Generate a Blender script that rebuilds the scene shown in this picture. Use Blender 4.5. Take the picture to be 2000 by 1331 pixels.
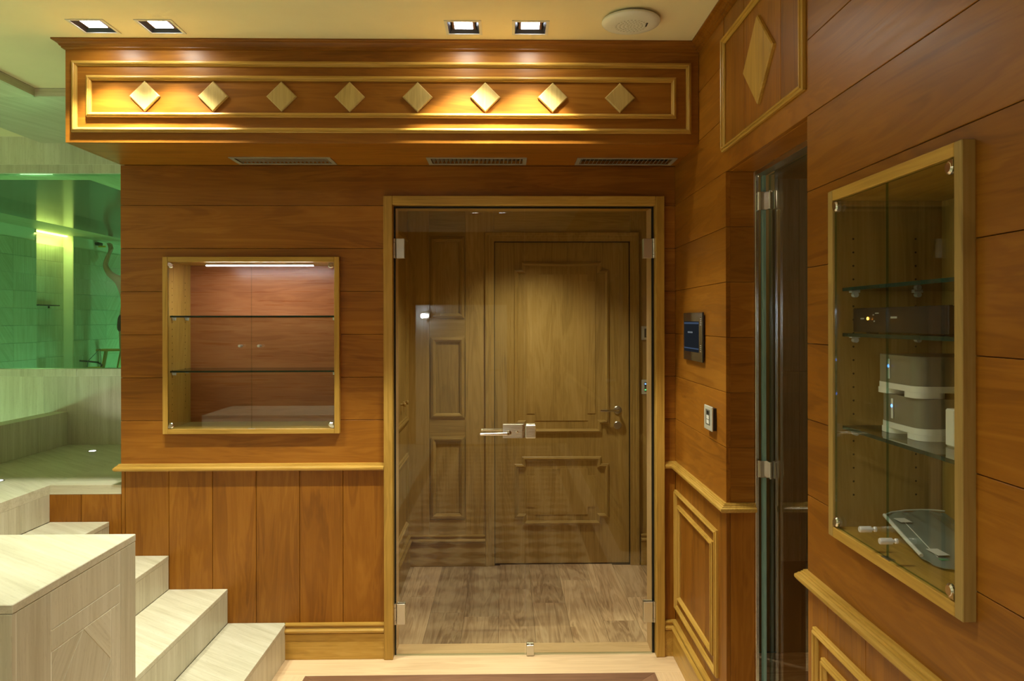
import bpy, bmesh, math, random
from mathutils import Vector, Matrix
random.seed(7)
for o in list(bpy.data.objects): bpy.data.objects.remove(o)
SC = bpy.context.scene
COL = SC.collection

# ---------------------------------------------------------------- camera, world, exposure
EYE = 1.573
cam = bpy.data.cameras.new('camera'); camo = bpy.data.objects.new('camera', cam); COL.objects.link(camo)
cam.sensor_width = 36; cam.lens = 26.812; cam.shift_x = -0.007275; cam.shift_y = -0.01911
cam.clip_start = 0.02; cam.clip_end = 60
camo.matrix_world = (Matrix.Translation((0, 0, EYE)) @ Matrix.Rotation(-0.0184, 4, 'Z')
                     @ Matrix.Rotation(math.pi/2, 4, 'X') @ Matrix.Rotation(-0.0017, 4, 'Z'))
SC.camera = camo
w = bpy.data.worlds.new('world'); SC.world = w; w.use_nodes = True
w.node_tree.nodes['Background'].inputs[0].default_value = (1.0, .86, .6, 1)
w.node_tree.nodes['Background'].inputs[1].default_value = 0.02
vs = SC.view_settings
vs.view_transform = 'Standard'; vs.look = 'None'; vs.gamma = 1; vs.use_curve_mapping = False
vs.exposure = 0.80

LAMP = (1.0, .99, .80)
def lamp(name, kind, loc, energy, color=LAMP, size=.03, target=None, **kw):
    l = bpy.data.lights.new(name, kind); l.energy = energy; l.color = color
    o = bpy.data.objects.new(name, l); COL.objects.link(o); o.location = loc
    if kind in ('POINT', 'SPOT'): l.shadow_soft_size = size
    if kind == 'AREA':
        l.shape = 'RECTANGLE'; l.size = size[0]; l.size_y = size[1]
    for k, v in kw.items(): setattr(l, k, v)
    if target is not None:
        d = Vector(target) - Vector(loc); o.rotation_euler = d.to_track_quat('-Z', 'Y').to_euler()
    return o

# ceiling downlights: four in view, more of the same over the room behind
DOWN_FRONT = [(-1.588, 2.975), (-1.332, 2.975), (-.161, 2.968), (.099, 2.966)]
DOWN_BACK = [(-1.75, 1.55), (-1.49, 1.55), (-.50, 1.55), (-.24, 1.55), (-.31, -.9), (-.03, -.9), (-1.9, -.9)]
BACK_W = [20, 24, 42, 34, 60, 60, 44]
BACK_A = [104, 104, 104, 104, 140, 140, 140]
ZC = 2.715
for x, y in DOWN_FRONT:
    lamp('downlight_beam', 'SPOT', (x, y, ZC + .004), 58, size=.022, target=(x, y, 0), spot_size=math.radians(86), spot_blend=.5)
    lamp('downlight_spill', 'SPOT', (x, y, ZC + .003), 1.6, size=.03, target=(x, y, 0), spot_size=math.radians(170), spot_blend=.3)
for (x, y), p, an in zip(DOWN_BACK, BACK_W, BACK_A):
    lamp('downlight_beam', 'SPOT', (x, y, ZC + .004), p, size=.03, target=(x, y, 0), spot_size=math.radians(an), spot_blend=.9)
# vestibule lamp
lamp('vestibule_lamp', 'SPOT', (.15, 4.33, 2.385), 42, (1, .95, .76), .04, target=(.15, 4.33, 0), spot_size=math.radians(104), spot_blend=.9)
# unseen globe lights added on the far left as side fill for the room
for yy in (-1.9, -.9, .1):
    lamp('fill_globe_light', 'POINT', (-4.36, yy, 2.05), 17, (1, .97, .80), .09)
# green pool lamps
lamp('pool_lamp', 'POINT', (-3.9, 3.3, .60), 13, (.50, 1, .50), .08)
lamp('pool_lamp', 'POINT', (-3.7, 2.0, .60), 11, (.55, 1, .62), .08)
lamp('steam_lamp', 'POINT', (-3.6, 8.6, .5), 21, (.48, 1, .56), .15)
lamp('steam_lamp', 'POINT', (-4.6, 12.5, .5), 30, (.36, 1, .62), .15)
lamp('steam_lamp', 'POINT', (-4.2, 6.9, 2.0), 7, (.7, 1, .5), .15)
lamp('niche_strip_lamp', 'AREA', (-6.07, 10.3, 2.72), 2.4, (1, .8, .3), (.06, .75), target=(-6.07, 10.3, 0))
lamp('side_room_lamp', 'POINT', (1.7, 3.0, 2.2), 1.6, (1, .9, .6), .1)

# ---------------------------------------------------------------- materials
def new_mat(name):
    m = bpy.data.materials.new(name); m.use_nodes = True
    nt = m.node_tree; nt.nodes.clear()
    out = nt.nodes.new('ShaderNodeOutputMaterial')
    return m, nt, out
def N(nt, t, **kw):
    n = nt.nodes.new(t)
    for k, v in kw.items():
        if k.startswith('_'): setattr(n, k[1:], v)
        else: n.inputs[k.replace('__', ' ')].default_value = v
    return n
def pbsdf(nt, out, rough=.4, spec=.5, metal=0, color=None):
    b = nt.nodes.new('ShaderNodeBsdfPrincipled')
    b.inputs['Roughness'].default_value = rough; b.inputs['Metallic'].default_value = metal
    b.inputs['Specular IOR Level'].default_value = spec
    if color: b.inputs['Base Color'].default_value = (*color, 1)
    nt.links.new(b.outputs[0], out.inputs[0]); return b
def coords(nt, rot=(0, 0, 0)):
    g = nt.nodes.new('ShaderNodeNewGeometry'); oi = nt.nodes.new('ShaderNodeObjectInfo')
    cv = nt.nodes.new('ShaderNodeVectorMath'); cv.operation = 'SCALE'; cv.inputs[0].default_value = (13.7, 7.9, 5.3)
    nt.links.new(oi.outputs['Random'], cv.inputs['Scale'])
    ad = nt.nodes.new('ShaderNodeVectorMath'); ad.operation = 'ADD'
    nt.links.new(g.outputs['Position'], ad.inputs[0]); nt.links.new(cv.outputs[0], ad.inputs[1])
    mp = nt.nodes.new('ShaderNodeMapping'); mp.inputs['Rotation'].default_value = rot
    nt.links.new(ad.outputs[0], mp.inputs['Vector'])
    return mp.outputs[0], oi
def scaled(nt, vec, s):
    m = nt.nodes.new('ShaderNodeVectorMath'); m.operation = 'MULTIPLY'; m.inputs[1].default_value = s
    nt.links.new(vec, m.inputs[0]); return m.outputs[0]
def noise(nt, vec, s, detail=3, rough=.5, dist=0):
    n = nt.nodes.new('ShaderNodeTexNoise'); n.inputs['Scale'].default_value = 1
    n.inputs['Detail'].default_value = detail; n.inputs['Roughness'].default_value = rough; n.inputs['Distortion'].default_value = dist
    nt.links.new(scaled(nt, vec, s), n.inputs['Vector']); return n.outputs['Fac']
def math_(nt, op, a, b=None, clamp=False):
    m = nt.nodes.new('ShaderNodeMath'); m.operation = op; m.use_clamp = clamp
    for i, v in enumerate((a, b)):
        if v is None: continue
        if isinstance(v, (int, float)): m.inputs[i].default_value = v
        else: nt.links.new(v, m.inputs[i])
    return m.outputs[0]
def ramp(nt, fac, stops):
    r = nt.nodes.new('ShaderNodeValToRGB'); e = r.color_ramp.elements
    while len(e) < len(stops): e.new(.5)
    for i, (p, c) in enumerate(stops): e[i].position = p; e[i].color = (*c, 1)
    nt.links.new(fac, r.inputs[0]); return r.outputs[0]
def axis_scale(axis, along, across):
    return tuple(along if a == axis else across for a in 'XYZ')
_mats = {}
def wood(kind, axis, rot=(0, 0, 0)):
    key = (kind, axis, rot)
    if key in _mats: return _mats[key]
    P = {  # dark, mid, light, rough, spec, vary
        'cherry': ((.155, .050, .004), (.285, .103, .008), (.41, .168, .018), .36, .30, .12),
        'cherry_red': ((.24, .070, .020), (.37, .125, .042), (.46, .19, .075), .28, .5, .1),
        'oak_trim': ((.32, .175, .028), (.50, .29, .052), (.64, .40, .10), .32, .4, .08),
        'oak': ((.25, .158, .045), (.40, .262, .078), (.50, .345, .125), .38, .35, .12),
        'ash': ((.35, .24, .07), (.48, .34, .11), (.57, .42, .16), .42, .4, .08),
        'floor_oak': ((.30, .19, .11), (.54, .38, .24), (.70, .54, .37), .38, .4, .35),
        'floor_light': ((.56, .38, .21), (.74, .53, .31), (.82, .63, .40), .35, .4, .06),
        'walnut': ((.12, .058, .032), (.21, .108, .062), (.29, .16, .095), .3, .5, .15),
    }[kind]
    m, nt, out = new_mat('%s_wood_%s' % (kind, axis.lower()))
    b = pbsdf(nt, out, P[3], P[4])
    v, oi = coords(nt, rot)
    n1 = noise(nt, v, axis_scale(axis, .9, 9), 4, .6, 1.2)
    n2 = noise(nt, v, axis_scale(axis, 3.5, 150), 2, .6)
    n3 = noise(nt, v, axis_scale(axis, 2.2, 3.0), 2, .5)
    wv = nt.nodes.new('ShaderNodeMath'); wv.operation = 'SINE'
    nt.links.new(math_(nt, 'MULTIPLY', n1, 42.0), wv.inputs[0])
    open_grain = kind in ('oak', 'oak_trim', 'floor_oak', 'ash', 'floor_light')
    f = math_(nt, 'ADD', math_(nt, 'MULTIPLY', n1, .42), math_(nt, 'MULTIPLY', n3, .33))
    f = math_(nt, 'ADD', f, math_(nt, 'MULTIPLY', n2, .34 if open_grain else .14))
    f = math_(nt, 'ADD', f, math_(nt, 'MULTIPLY', wv.outputs[0], .045 if kind != 'floor_oak' else .09))
    f = math_(nt, 'ADD', f, -.05 if open_grain else .05)
    c = ramp(nt, f, [(.28, P[0]), (.5, P[1]), (.74, P[2])])
    hs = nt.nodes.new('ShaderNodeHueSaturation'); nt.links.new(c, hs.inputs['Color'])
    r = math_(nt, 'MULTIPLY', math_(nt, 'SUBTRACT', oi.outputs['Random'], .5), P[5] * 2)
    nt.links.new(math_(nt, 'ADD', r, 1.0), hs.inputs['Value'])
    nt.links.new(hs.outputs[0], b.inputs['Base Color'])
    bp = nt.nodes.new('ShaderNodeBump'); bp.inputs['Strength'].default_value = .12 if open_grain else .05
    bp.inputs['Distance'].default_value = .0006
    nt.links.new(n2, bp.inputs['Height']); nt.links.new(bp.outputs[0], b.inputs['Normal'])
    nt.links.new(math_(nt, 'ADD', math_(nt, 'MULTIPLY', n2, .15), P[3] - .06), b.inputs['Roughness'])
    _mats[key] = m; return m
def stone(axis, rot=(0, 0, 0), tone=1.0):
    key = ('stone', axis, rot, tone)
    if key in _mats: return _mats[key]
    m, nt, out = new_mat('travertine_%s' % axis.lower())
    b = pbsdf(nt, out, .42, .4)
    v, oi = coords(nt, rot)
    n1 = noise(nt, v, axis_scale(axis, 1.2, 28), 3, .6, .3)
    n2 = noise(nt, v, axis_scale(axis, 5, 130), 2, .6)
    n3 = noise(nt, v, (3, 3, 3), 2, .5)
    n4 = noise(nt, v, axis_scale(axis, 40, 260), 1, .5)
    f = math_(nt, 'ADD', math_(nt, 'MULTIPLY', n1, .5), math_(nt, 'MULTIPLY', n2, .32))
    f = math_(nt, 'ADD', f, math_(nt, 'MULTIPLY', n3, .18))
    c = ramp(nt, f, [(.3, tuple(tone*x for x in (.46, .42, .285))), (.5, tuple(tone*x for x in (.60, .565, .42))), (.7, tuple(tone*x for x in (.71, .68, .54)))])
    pit = math_(nt, 'LESS_THAN', n4, .33)
    mx = nt.nodes.new('ShaderNodeMix'); mx.data_type = 'RGBA'
    nt.links.new(math_(nt, 'MULTIPLY', pit, .14), mx.inputs[0]); nt.links.new(c, mx.inputs[6]); mx.inputs[7].default_value = (.2, .15, .08, 1)
    hs = nt.nodes.new('ShaderNodeHueSaturation'); nt.links.new(mx.outputs[2], hs.inputs['Color'])
    r = math_(nt, 'MULTIPLY', math_(nt, 'SUBTRACT', oi.outputs['Random'], .5), .16)
    nt.links.new(math_(nt, 'ADD', r, 1.0), hs.inputs['Value'])
    nt.links.new(hs.outputs[0], b.inputs['Base Color'])
    bp = nt.nodes.new('ShaderNodeBump'); bp.inputs['Strength'].default_value = .15; bp.inputs['Distance'].default_value = .001
    nt.links.new(n1, bp.inputs['Height']); nt.links.new(bp.outputs[0], b.inputs['Normal'])
    _mats[key] = m; return m
def plain(name, color, rough=.5, metal=0, spec=.5, emit=None, es=0, mottled=0):
    if name in _mats: return _mats[name]
    m, nt, out = new_mat(name); b = pbsdf(nt, out, rough, spec, metal, color)
    if emit: b.inputs['Emission Color'].default_value = (*emit, 1); b.inputs['Emission Strength'].default_value = es
    v, oi = coords(nt)
    n = noise(nt, v, (60, 60, 60), 3, .6)
    nt.links.new(math_(nt, 'ADD', math_(nt, 'MULTIPLY', n, .1), max(0, rough - .05)), b.inputs['Roughness'])
    if mottled:
        n = noise(nt, v, (6, 6, 6), 4, .6)
        k = ramp(nt, n, [(.3, tuple(c*(1-mottled) for c in color)), (.7, tuple(min(1, c*(1+mottled)) for c in color))])
        nt.links.new(k, b.inputs['Base Color'])
    _mats[name] = m; return m
def brushed(name, color, axis='Z', rough=.3):
    if name in _mats: return _mats[name]
    m, nt, out = new_mat(name); b = pbsdf(nt, out, rough, .5, 1, color)
    v, oi = coords(nt); n = noise(nt, v, axis_scale(axis, 8, 900), 2, .6)
    nt.links.new(math_(nt, 'ADD', math_(nt, 'MULTIPLY', n, .2), rough - .1), b.inputs['Roughness'])
    _mats[name] = m; return m
def glass(name, tint=(1, 1, 1), f0=.04, rough=0.0):
    if name in _mats: return _mats[name]
    m, nt, out = new_mat(name)
    t = nt.nodes.new('ShaderNodeBsdfTransparent'); t.inputs[0].default_value = (*tint, 1)
    g = nt.nodes.new('ShaderNodeBsdfGlossy'); g.inputs['Roughness'].default_value = rough
    lw = nt.nodes.new('ShaderNodeLayerWeight'); lw.inputs['Blend'].default_value = .5
    p = math_(nt, 'POWER', lw.outputs['Facing'], 5.0)
    f = math_(nt, 'ADD', math_(nt, 'MULTIPLY', p, 1 - f0), f0, True)
    mx = nt.nodes.new('ShaderNodeMixShader')
    nt.links.new(f, mx.inputs[0]); nt.links.new(t.outputs[0], mx.inputs[1]); nt.links.new(g.outputs[0], mx.inputs[2])
    nt.links.new(mx.outputs[0], out.inputs[0])
    _mats[name] = m; return m
def emitter(name, color, s):
    if name in _mats: return _mats[name]
    m, nt, out = new_mat(name); e = nt.nodes.new('ShaderNodeEmission')
    e.inputs[0].default_value = (*color, 1); e.inputs[1].default_value = s
    nt.links.new(e.outputs[0], out.inputs[0]); _mats[name] = m; return m

CLEAR = glass('clear_glass', (.97, .985, .97), .045)
TINTED = glass('smoked_glass', (.95, .94, .87), .036)
GREEN = glass('green_glass', (.68, .93, .74), .05)
EDGE = glass('glass_edge', (.58, .76, .70), .10)
EDGE_S = plain('shelf_edge_green', (.006, .040, .032), .2, 0, .3)
EDGE_L = plain('glass_edge_light', (.20, .33, .30), .15)
STEEL = brushed('satin_steel', (.62, .60, .54), 'Z', .32)
STEELX = brushed('satin_steel_long', (.72, .71, .68), 'X', .28)
CHROME = brushed('bright_steel', (.80, .79, .76), 'X', .16)
BLACK = plain('black_plastic', (.012, .012, .013), .35)
SEAL = plain('black_seal', (.008, .009, .009), .5)
GAP = plain('joint_tan', (.24, .12, .04), .8)  # tan backing that shows in the joints between boards
GROUT = plain('pale_grout', (.84, .82, .70), .8, mottled=.04)
PAINT = plain('cream_paint', (.86, .76, .50), .75, 0, .2, mottled=.02)
WHITE = plain('white_plastic', (.78, .79, .74), .35)
WALLPAINT = plain('white_wall_paint', (.72, .70, .64), .8, mottled=.02)

# ---------------------------------------------------------------- geometry helpers
def BM(): return bmesh.new()
def box(bm, x0, x1, y0, y1, z0, z1, bev=0):
    if x0 > x1: x0, x1 = x1, x0
    if y0 > y1: y0, y1 = y1, y0
    if z0 > z1: z0, z1 = z1, z0
    V = [bm.verts.new((x, y, z)) for x in (x0, x1) for y in (y0, y1) for z in (z0, z1)]
    F = [(0, 1, 3, 2), (4, 6, 7, 5), (0, 4, 5, 1), (2, 3, 7, 6), (0, 2, 6, 4), (1, 5, 7, 3)]
    fs = [bm.faces.new([V[i] for i in f]) for f in F]
    if bev > 0:
        es = {e for f in fs for e in f.edges}
        bmesh.ops.bevel(bm, geom=list(es), offset=bev, segments=1, profile=.5, affect='EDGES')
    return fs
def frame_of(a, b):
    d = (Vector(b) - Vector(a)); L = d.length; d.normalize()
    return d, L, d.to_track_quat('Z', 'Y').to_matrix().to_4x4()
def cyl(bm, a, b, r, seg=16, r2=None, cap=True):
    d, L, R = frame_of(a, b); r2 = r if r2 is None else r2
    M = Matrix.Translation((Vector(a) + Vector(b)) / 2) @ R
    bmesh.ops.create_cone(bm, cap_ends=cap, segments=seg, radius1=r, radius2=r2, depth=L, matrix=M)
def ball(bm, c, r, sx=1, sy=1, sz=1, seg=12):
    bmesh.ops.create_uvsphere(bm, u_segments=seg, v_segments=max(6, seg//2), radius=r,
                              matrix=Matrix.Translation(c) @ Matrix.Diagonal((sx, sy, sz, 1)))
def lathe(bm, a, axis_dir, prof, seg=24):
    R = Vector(axis_dir).to_track_quat('Z', 'Y').to_matrix()
    rings = []
    for r, h in prof:
        ring = []
        for i in range(seg):
            t = 2*math.pi*i/seg
            ring.append(bm.verts.new(Vector(a) + R @ Vector((r*math.cos(t), r*math.sin(t), h))))
        rings.append(ring)
    for A, B in zip(rings, rings[1:]):
        for i in range(seg): bm.faces.new((A[i], A[(i+1) % seg], B[(i+1) % seg], B[i]))
    bm.faces.new(list(reversed(rings[0]))); bm.faces.new(rings[-1])
def tube(bm, pts, r, seg=8):
    pts = [Vector(p) for p in pts]; rings = []
    for i, p in enumerate(pts):
        d = (pts[min(i+1, len(pts)-1)] - pts[max(i-1, 0)]).normalized()
        R = d.to_track_quat('Z', 'Y').to_matrix()
        rings.append([bm.verts.new(p + R @ Vector((r*math.cos(2*math.pi*k/seg), r*math.sin(2*math.pi*k/seg), 0))) for k in range(seg)])
    for A, B in zip(rings, rings[1:]):
        for k in range(seg): bm.faces.new((A[k], A[(k+1) % seg], B[(k+1) % seg], B[k]))
    bm.faces.new(list(reversed(rings[0]))); bm.faces.new(rings[-1])
def sweep(bm, pts, prof, normal, closed=True):
    """profile (u sideways, h along normal) swept along a mitred polyline; u grows to the left of travel"""
    n = Vector(normal).normalized(); P = [Vector(p) for p in pts]; L = len(P); rings = []
    for i in range(L):
        ds = []
        if closed or i > 0: ds.append((P[i] - P[(i-1) % L]).normalized())
        if closed or i < L-1: ds.append((P[(i+1) % L] - P[i]).normalized())
        s = [n.cross(d) for d in ds]
        m = s[0] if len(s) == 1 else (s[0] + s[1]) / (1 + s[0].dot(s[1]))
        rings.append([bm.verts.new(P[i] + m*u + n*h) for u, h in prof])
    k = len(prof)
    for i in range(L if closed else L-1):
        A, B = rings[i], rings[(i+1) % L]
        for j in range(k): bm.faces.new((A[j], B[j], B[(j+1) % k], A[(j+1) % k]))
    if not closed:
        bm.faces.new(rings[0]); bm.faces.new(list(reversed(rings[-1])))
def extrude_poly(bm, pts, off):
    A = [bm.verts.new(p) for p in pts]; B = [bm.verts.new(Vector(p) + Vector(off)) for p in pts]
    bm.faces.new(A); bm.faces.new(list(reversed(B)))
    for i in range(len(A)):
        j = (i+1) % len(A); bm.faces.new((A[i], B[i], B[j], A[j]))

def obj(name, bm, mat, parent=None, smooth=False, edge_mat=None, edge_test=None):
    bmesh.ops.recalc_face_normals(bm, faces=bm.faces)
    me = bpy.data.meshes.new(name)
    # origin at the centre of the base of the piece
    vs_ = [v.co for v in bm.verts]
    lo = Vector((min(v[i] for v in vs_) for i in range(3))); hi = Vector((max(v[i] for v in vs_) for i in range(3)))
    org = Vector(((lo.x+hi.x)/2, (lo.y+hi.y)/2, lo.z))
    bmesh.ops.translate(bm, verts=bm.verts, vec=-org)
    bm.to_mesh(me)
    if edge_mat is not None:
        me.materials.append(mat); me.materials.append(edge_mat)
        for p in me.polygons:
            if edge_test(p): p.material_index = 1
    else: me.materials.append(mat)
    if smooth:
        for p in me.polygons: p.use_smooth = True
        try: me.set_sharp_from_angle(angle=math.radians(35))
        except Exception: pass
    bm.free()
    o = bpy.data.objects.new(name, me); COL.objects.link(o)
    if parent is not None:
        o.parent = parent
        o.location = org - wloc(parent)
    else: o.location = org
    return o
def wloc(o):
    v = Vector(o.location)
    while o.parent is not None:
        o = o.parent; v = v + Vector(o.location)
    return v
def one(name, mat, *a, parent=None, bev=.0008, **kw):
    bm = BM(); box(bm, *a, bev=bev); return obj(name, bm, mat, parent, **kw)
def tag(o, label, cat, group=None):
    o['label'] = label; o['category'] = cat
    if group: o['group'] = group
    return o
def thing(name, label, cat, loc, group=None):
    o = bpy.data.objects.new(name, None); COL.objects.link(o); o.location = loc; o.empty_display_size = .05
    return tag(o, label, cat, group)
def struct(name, loc=(0, 0, 0), label=None):
    o = bpy.data.objects.new(name, None); COL.objects.link(o); o.location = loc; o.empty_display_size = .05
    o['kind'] = 'structure'
    if label: o['label'] = label
    return o
def skind(o, label=None):
    o['kind'] = 'structure'
    if label: o['label'] = label
    return o
def copy_tree(o, parent=None, off=None):
    c = o.copy(); COL.objects.link(c)
    if parent is not None: c.parent = parent
    if off is not None: c.location = Vector(c.location) + Vector(off)
    for ch in list(o.children): copy_tree(ch, c)
    return c

# ---------------------------------------------------------------- levels read off the room
YW, XR, XL, YB, ZS = 3.574, .799, -1.785, 3.130, 2.301
G0, GS = 1.1117, .2003
GZ = [G0 + GS*k for k in range(-1, 9)]          # joints of the horizontal boards
YD0, YD1, ZD = 2.003, 2.749, 2.113              # doorway in the right wall
YF, ZP = 4.755, .8147                           # stone wall behind the landing, landing level
T = .016                                        # board thickness
JT = .0008                                      # half joint

# ---------------------------------------------------------------- back wall
wb = struct('wall_back', (0, YW, 0))
core = BM()
box(core, XL, -.56, YW+T, YW+.145, 0, 1.05); box(core, XL, -1.58, YW+T, YW+.145, 1.05, 1.88)
box(core, -.775, -.56, YW+T, YW+.145, 1.05, 1.88); box(core, XL, -.56, YW+T, YW+.145, 1.88, 2.715)
box(core, -.56, .735, YW+T, YW+.145, 2.15, 2.715); box(core, .735, XR+.15, YW+T, YW+.145, 0, 2.715)
obj('wall_core', core, GAP, wb)
def hboards(parent, x0, x1, zlo, zhi, mat, y=YW, t=T):
    zs = [z for z in GZ if zlo + .01 < z < zhi - .01]; zs = [zlo] + zs + [zhi]
    for a, b in zip(zs, zs[1:]):
        one('board', mat, x0, x1, y, y+t, a+JT, b-JT, parent=parent, bev=.0016)
CX, CY = wood('cherry', 'X'), wood('cherry', 'Y')
CZ = wood('cherry', 'Z')
ZR = .905
def lboard(parent, mat, axis, lo, hi, za, zb, holes, y=YW):
    """one horizontal board with rectangular cut-outs (s0, s1, z0, z1)"""
    ss = sorted({lo, hi} | {h[i] for h in holes for i in (0, 1) if lo < h[i] < hi})
    zz = sorted({za, zb} | {h[i] for h in holes for i in (2, 3) if za < h[i] < zb})
    bm = BM()
    for a, b in zip(ss, ss[1:]):
        for c, d in zip(zz, zz[1:]):
            if any(h[0] < (a+b)/2 < h[1] and h[2] < (c+d)/2 < h[3] for h in holes): continue
            e0, e1 = (.0013 if c == za else 0), (.0013 if d == zb else 0)   # chamfered long edges
            if axis == 'X': q = [(y, c+e0), (y, d-e1), (y+e1, d), (y+T, d), (y+T, c), (y+e0, c)]; P_ = lambda s_, t_, z_: (s_, t_, z_)
            else: q = [(y, c+e0), (y, d-e1), (y+e1, d), (y+T, d), (y+T, c), (y+e0, c)]; P_ = lambda s_, t_, z_: (t_, s_, z_)
            A = [bm.verts.new(P_(a, t_, z_)) for t_, z_ in q]; B = [bm.verts.new(P_(b, t_, z_)) for t_, z_ in q]
            n_ = len(q)
            if a == lo or any(abs(h[1]-a) < 1e-6 for h in holes): bm.faces.new(A)
            if b == hi or any(abs(h[0]-b) < 1e-6 for h in holes): bm.faces.new(list(reversed(B)))
            for k in range(n_): bm.faces.new((A[k], B[k], B[(k+1) % n_], A[(k+1) % n_]))
    obj('board', bm, mat, parent)
rows = [ZR] + [z for z in GZ if ZR + .01 < z < ZS - .01] + [ZS-.0005]
bh = [(-1.585, -.77, 1.052, 1.8745), (-.5665, .7445, 0, 2.1565)]
for a, b in zip(rows, rows[1:]):
    lboard(wb, CX, 'X', XL, -.5665 if b < 2.1 else XR-.0005, a+JT, b-JT, bh)
    if b < 2.1: lboard(wb, CX, 'X', .7445, XR-.0005, a+JT, b-JT, [])
# vertical wainscot boards (they run on behind the stair)
vx = [XL, -1.767, -1.5655, -1.364, -1.1625, -.961, -.7595, -.565]
for a, b in zip(vx, vx[1:]):
    one('board', CZ, a+JT, b-JT, YW, YW+T, .0005, ZR-JT, parent=wb, bev=.0016)
one('board', CZ, .745, XR-.0005, YW, YW+T, .0005, ZR-JT, parent=wb, bev=.0016)
for a, b in ((-2.12, -1.969), (-1.969, XL)):
    one('board', CZ, a+JT, b-JT, YW, YW+T, .33, .771, parent=wb, bev=.0016)

# right wall
wr = struct('wall_right', (XR, 1.5, 0))
core = BM()
x0, x1 = XR+T, XR+.12
box(core, x0, x1-.02, YD1+T+.001, 3.73, 0, 2.715); box(core, x0, x1-.02, YD0-T-.001, YD1+T+.001, ZD+T+.001, 2.715)
box(core, x0, x1-.02, 1.825, YD0-T-.001, 0, 2.715); box(core, x0, x1, 1.28, 1.825, 0, 1.06); box(core, x0, x1, 1.28, 1.825, 1.88, 2.715)
box(core, x0, x1, -2.6, 1.28, 0, 2.715)
obj('wall_core', core, GAP, wr)
def yboards(y0, y1, zlo, zhi):
    zs = [zlo] + [z for z in GZ if zlo + .01 < z < zhi - .01] + [zhi]
    for a, b in zip(zs, zs[1:]):
        one('board', CY, XR, XR+T, y0, y1, a+JT, b-JT, parent=wr, bev=.0016)
rh = [(1.29, 1.8125, 1.060, 1.880), (YD0, YD1, 0, ZD), (2.003, 2.775, 2.187, 2.8)]
rows = [ZR] + [z for z in GZ if ZR + .01 < z < ZC - .01] + [ZC-.001]
for a, b in zip(rows, rows[1:]):
    if b < ZD + .01:
        lboard(wr, CY, 'Y', YD1, YW-.0005, a+JT, b-JT, [], XR); lboard(wr, CY, 'Y', -.2, YD0, a+JT, b-JT, rh, XR)
    elif b < 2.4:
        lboard(wr, CY, 'Y', -.2, YW-.0005, a+JT, b-JT, rh, XR)
    else:
        lboard(wr, CY, 'Y', 2.775, YW-.0005, a+JT, b-JT, [], XR); lboard(wr, CY, 'Y', -.2, 2.003, a+JT, b-JT, [], XR)
    lboard(wr, CY, 'Y', -2.6, -.2005, a+JT, b-JT, [], XR)
# tall framed panel above the glass door: three upright boards
for a, b in ((2.003, 2.20), (2.20, 2.54), (2.54, 2.775)):
    one('board', CZ, XR+.001, XR+T, a+JT, b-JT, 2.187+JT, 2.7135, parent=wr, bev=.0016)
# wainscot boards
for a, b in ((YD1, 2.84), (2.84, 3.05), (3.05, 3.25), (3.25, 3.45), (3.45, YW-.0005), (1.88, YD0), (1.68, 1.88), (1.48, 1.68), (1.28, 1.48), (1.08, 1.28), (.6, 1.08), (-1, .6), (-2.6, -1)):
    one('board', CZ, XR, XR+T, a+JT*.6, b-JT*.6, .0005, ZR-JT, parent=wr, bev=.0014)
# reveal of the doorway
CRX = CX
zs = [ZR] + [z for z in GZ if ZR + .01 < z < ZD - .01] + [ZD]
for a, b in zip(zs, zs[1:]):
    one('board', CRX, XR+T+.0003, .903, YD1, YD1+T, a+JT*.4, b-JT*.4, parent=wr, bev=.001)
    one('board', CRX, XR+T+.0003, .903, YD0-T, YD0, a+JT*.4, b-JT*.4, parent=wr, bev=.001)
one('board', CZ, XR+T+.0003, .903, YD1, YD1+T, .0005, ZR-.001, parent=wr)
one('board', CZ, XR+T+.0003, .903, YD0-T, YD0, .0005, ZR-.001, parent=wr)
one('board', CY, XR+T+.0003, .903, YD0-T, YD1+T, ZD, ZD+T-.001, parent=wr)

# ---------------------------------------------------------------- bulkhead (boxed beam under the ceiling)
bk = struct('trim_1', (-.5, YB, ZS), 'wood clad bulkhead with framed front and eight light oak diamonds')
one('core_box', GAP, XL+T, XR-.001, YB+T, YW+.14, ZS+T, 2.714, parent=bk, bev=0)
one('front_board', CX, XL, XR-.0006, YB, YB+T-.0003, ZS, 2.7145, parent=bk, bev=.001)
one('end_board', CY, XL, XL+T, YB+T, YW+.145, ZS, 2.7145, parent=bk, bev=.001)
sof = BM()   # underside with three openings for the grilles
VG = [(-1.226, -.777), (-.352, .097), (.323, .772)]
VY0, VY1 = 3.398, 3.545
z0, z1 = ZS, ZS+T-.0003
xs = XL+T+.0005
box(sof, xs, XR-.0006, YB+T, VY0+.014, z0, z1); box(sof, xs, XR-.0006, VY1-.014, YW+.0, z0, z1)
for a, b in zip([xs] + [v[1]-.016 for v in VG], [v[0]+.016 for v in VG] + [XR-.0006]):
    box(sof, a, b, VY0+.014, VY1-.014, z0, z1)
obj('soffit_board', sof, CX, bk)
one('soffit_end', stone('X'), XL, XL+T, YW, YW+.14, ZS-.001, ZS, parent=bk, bev=0)
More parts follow.
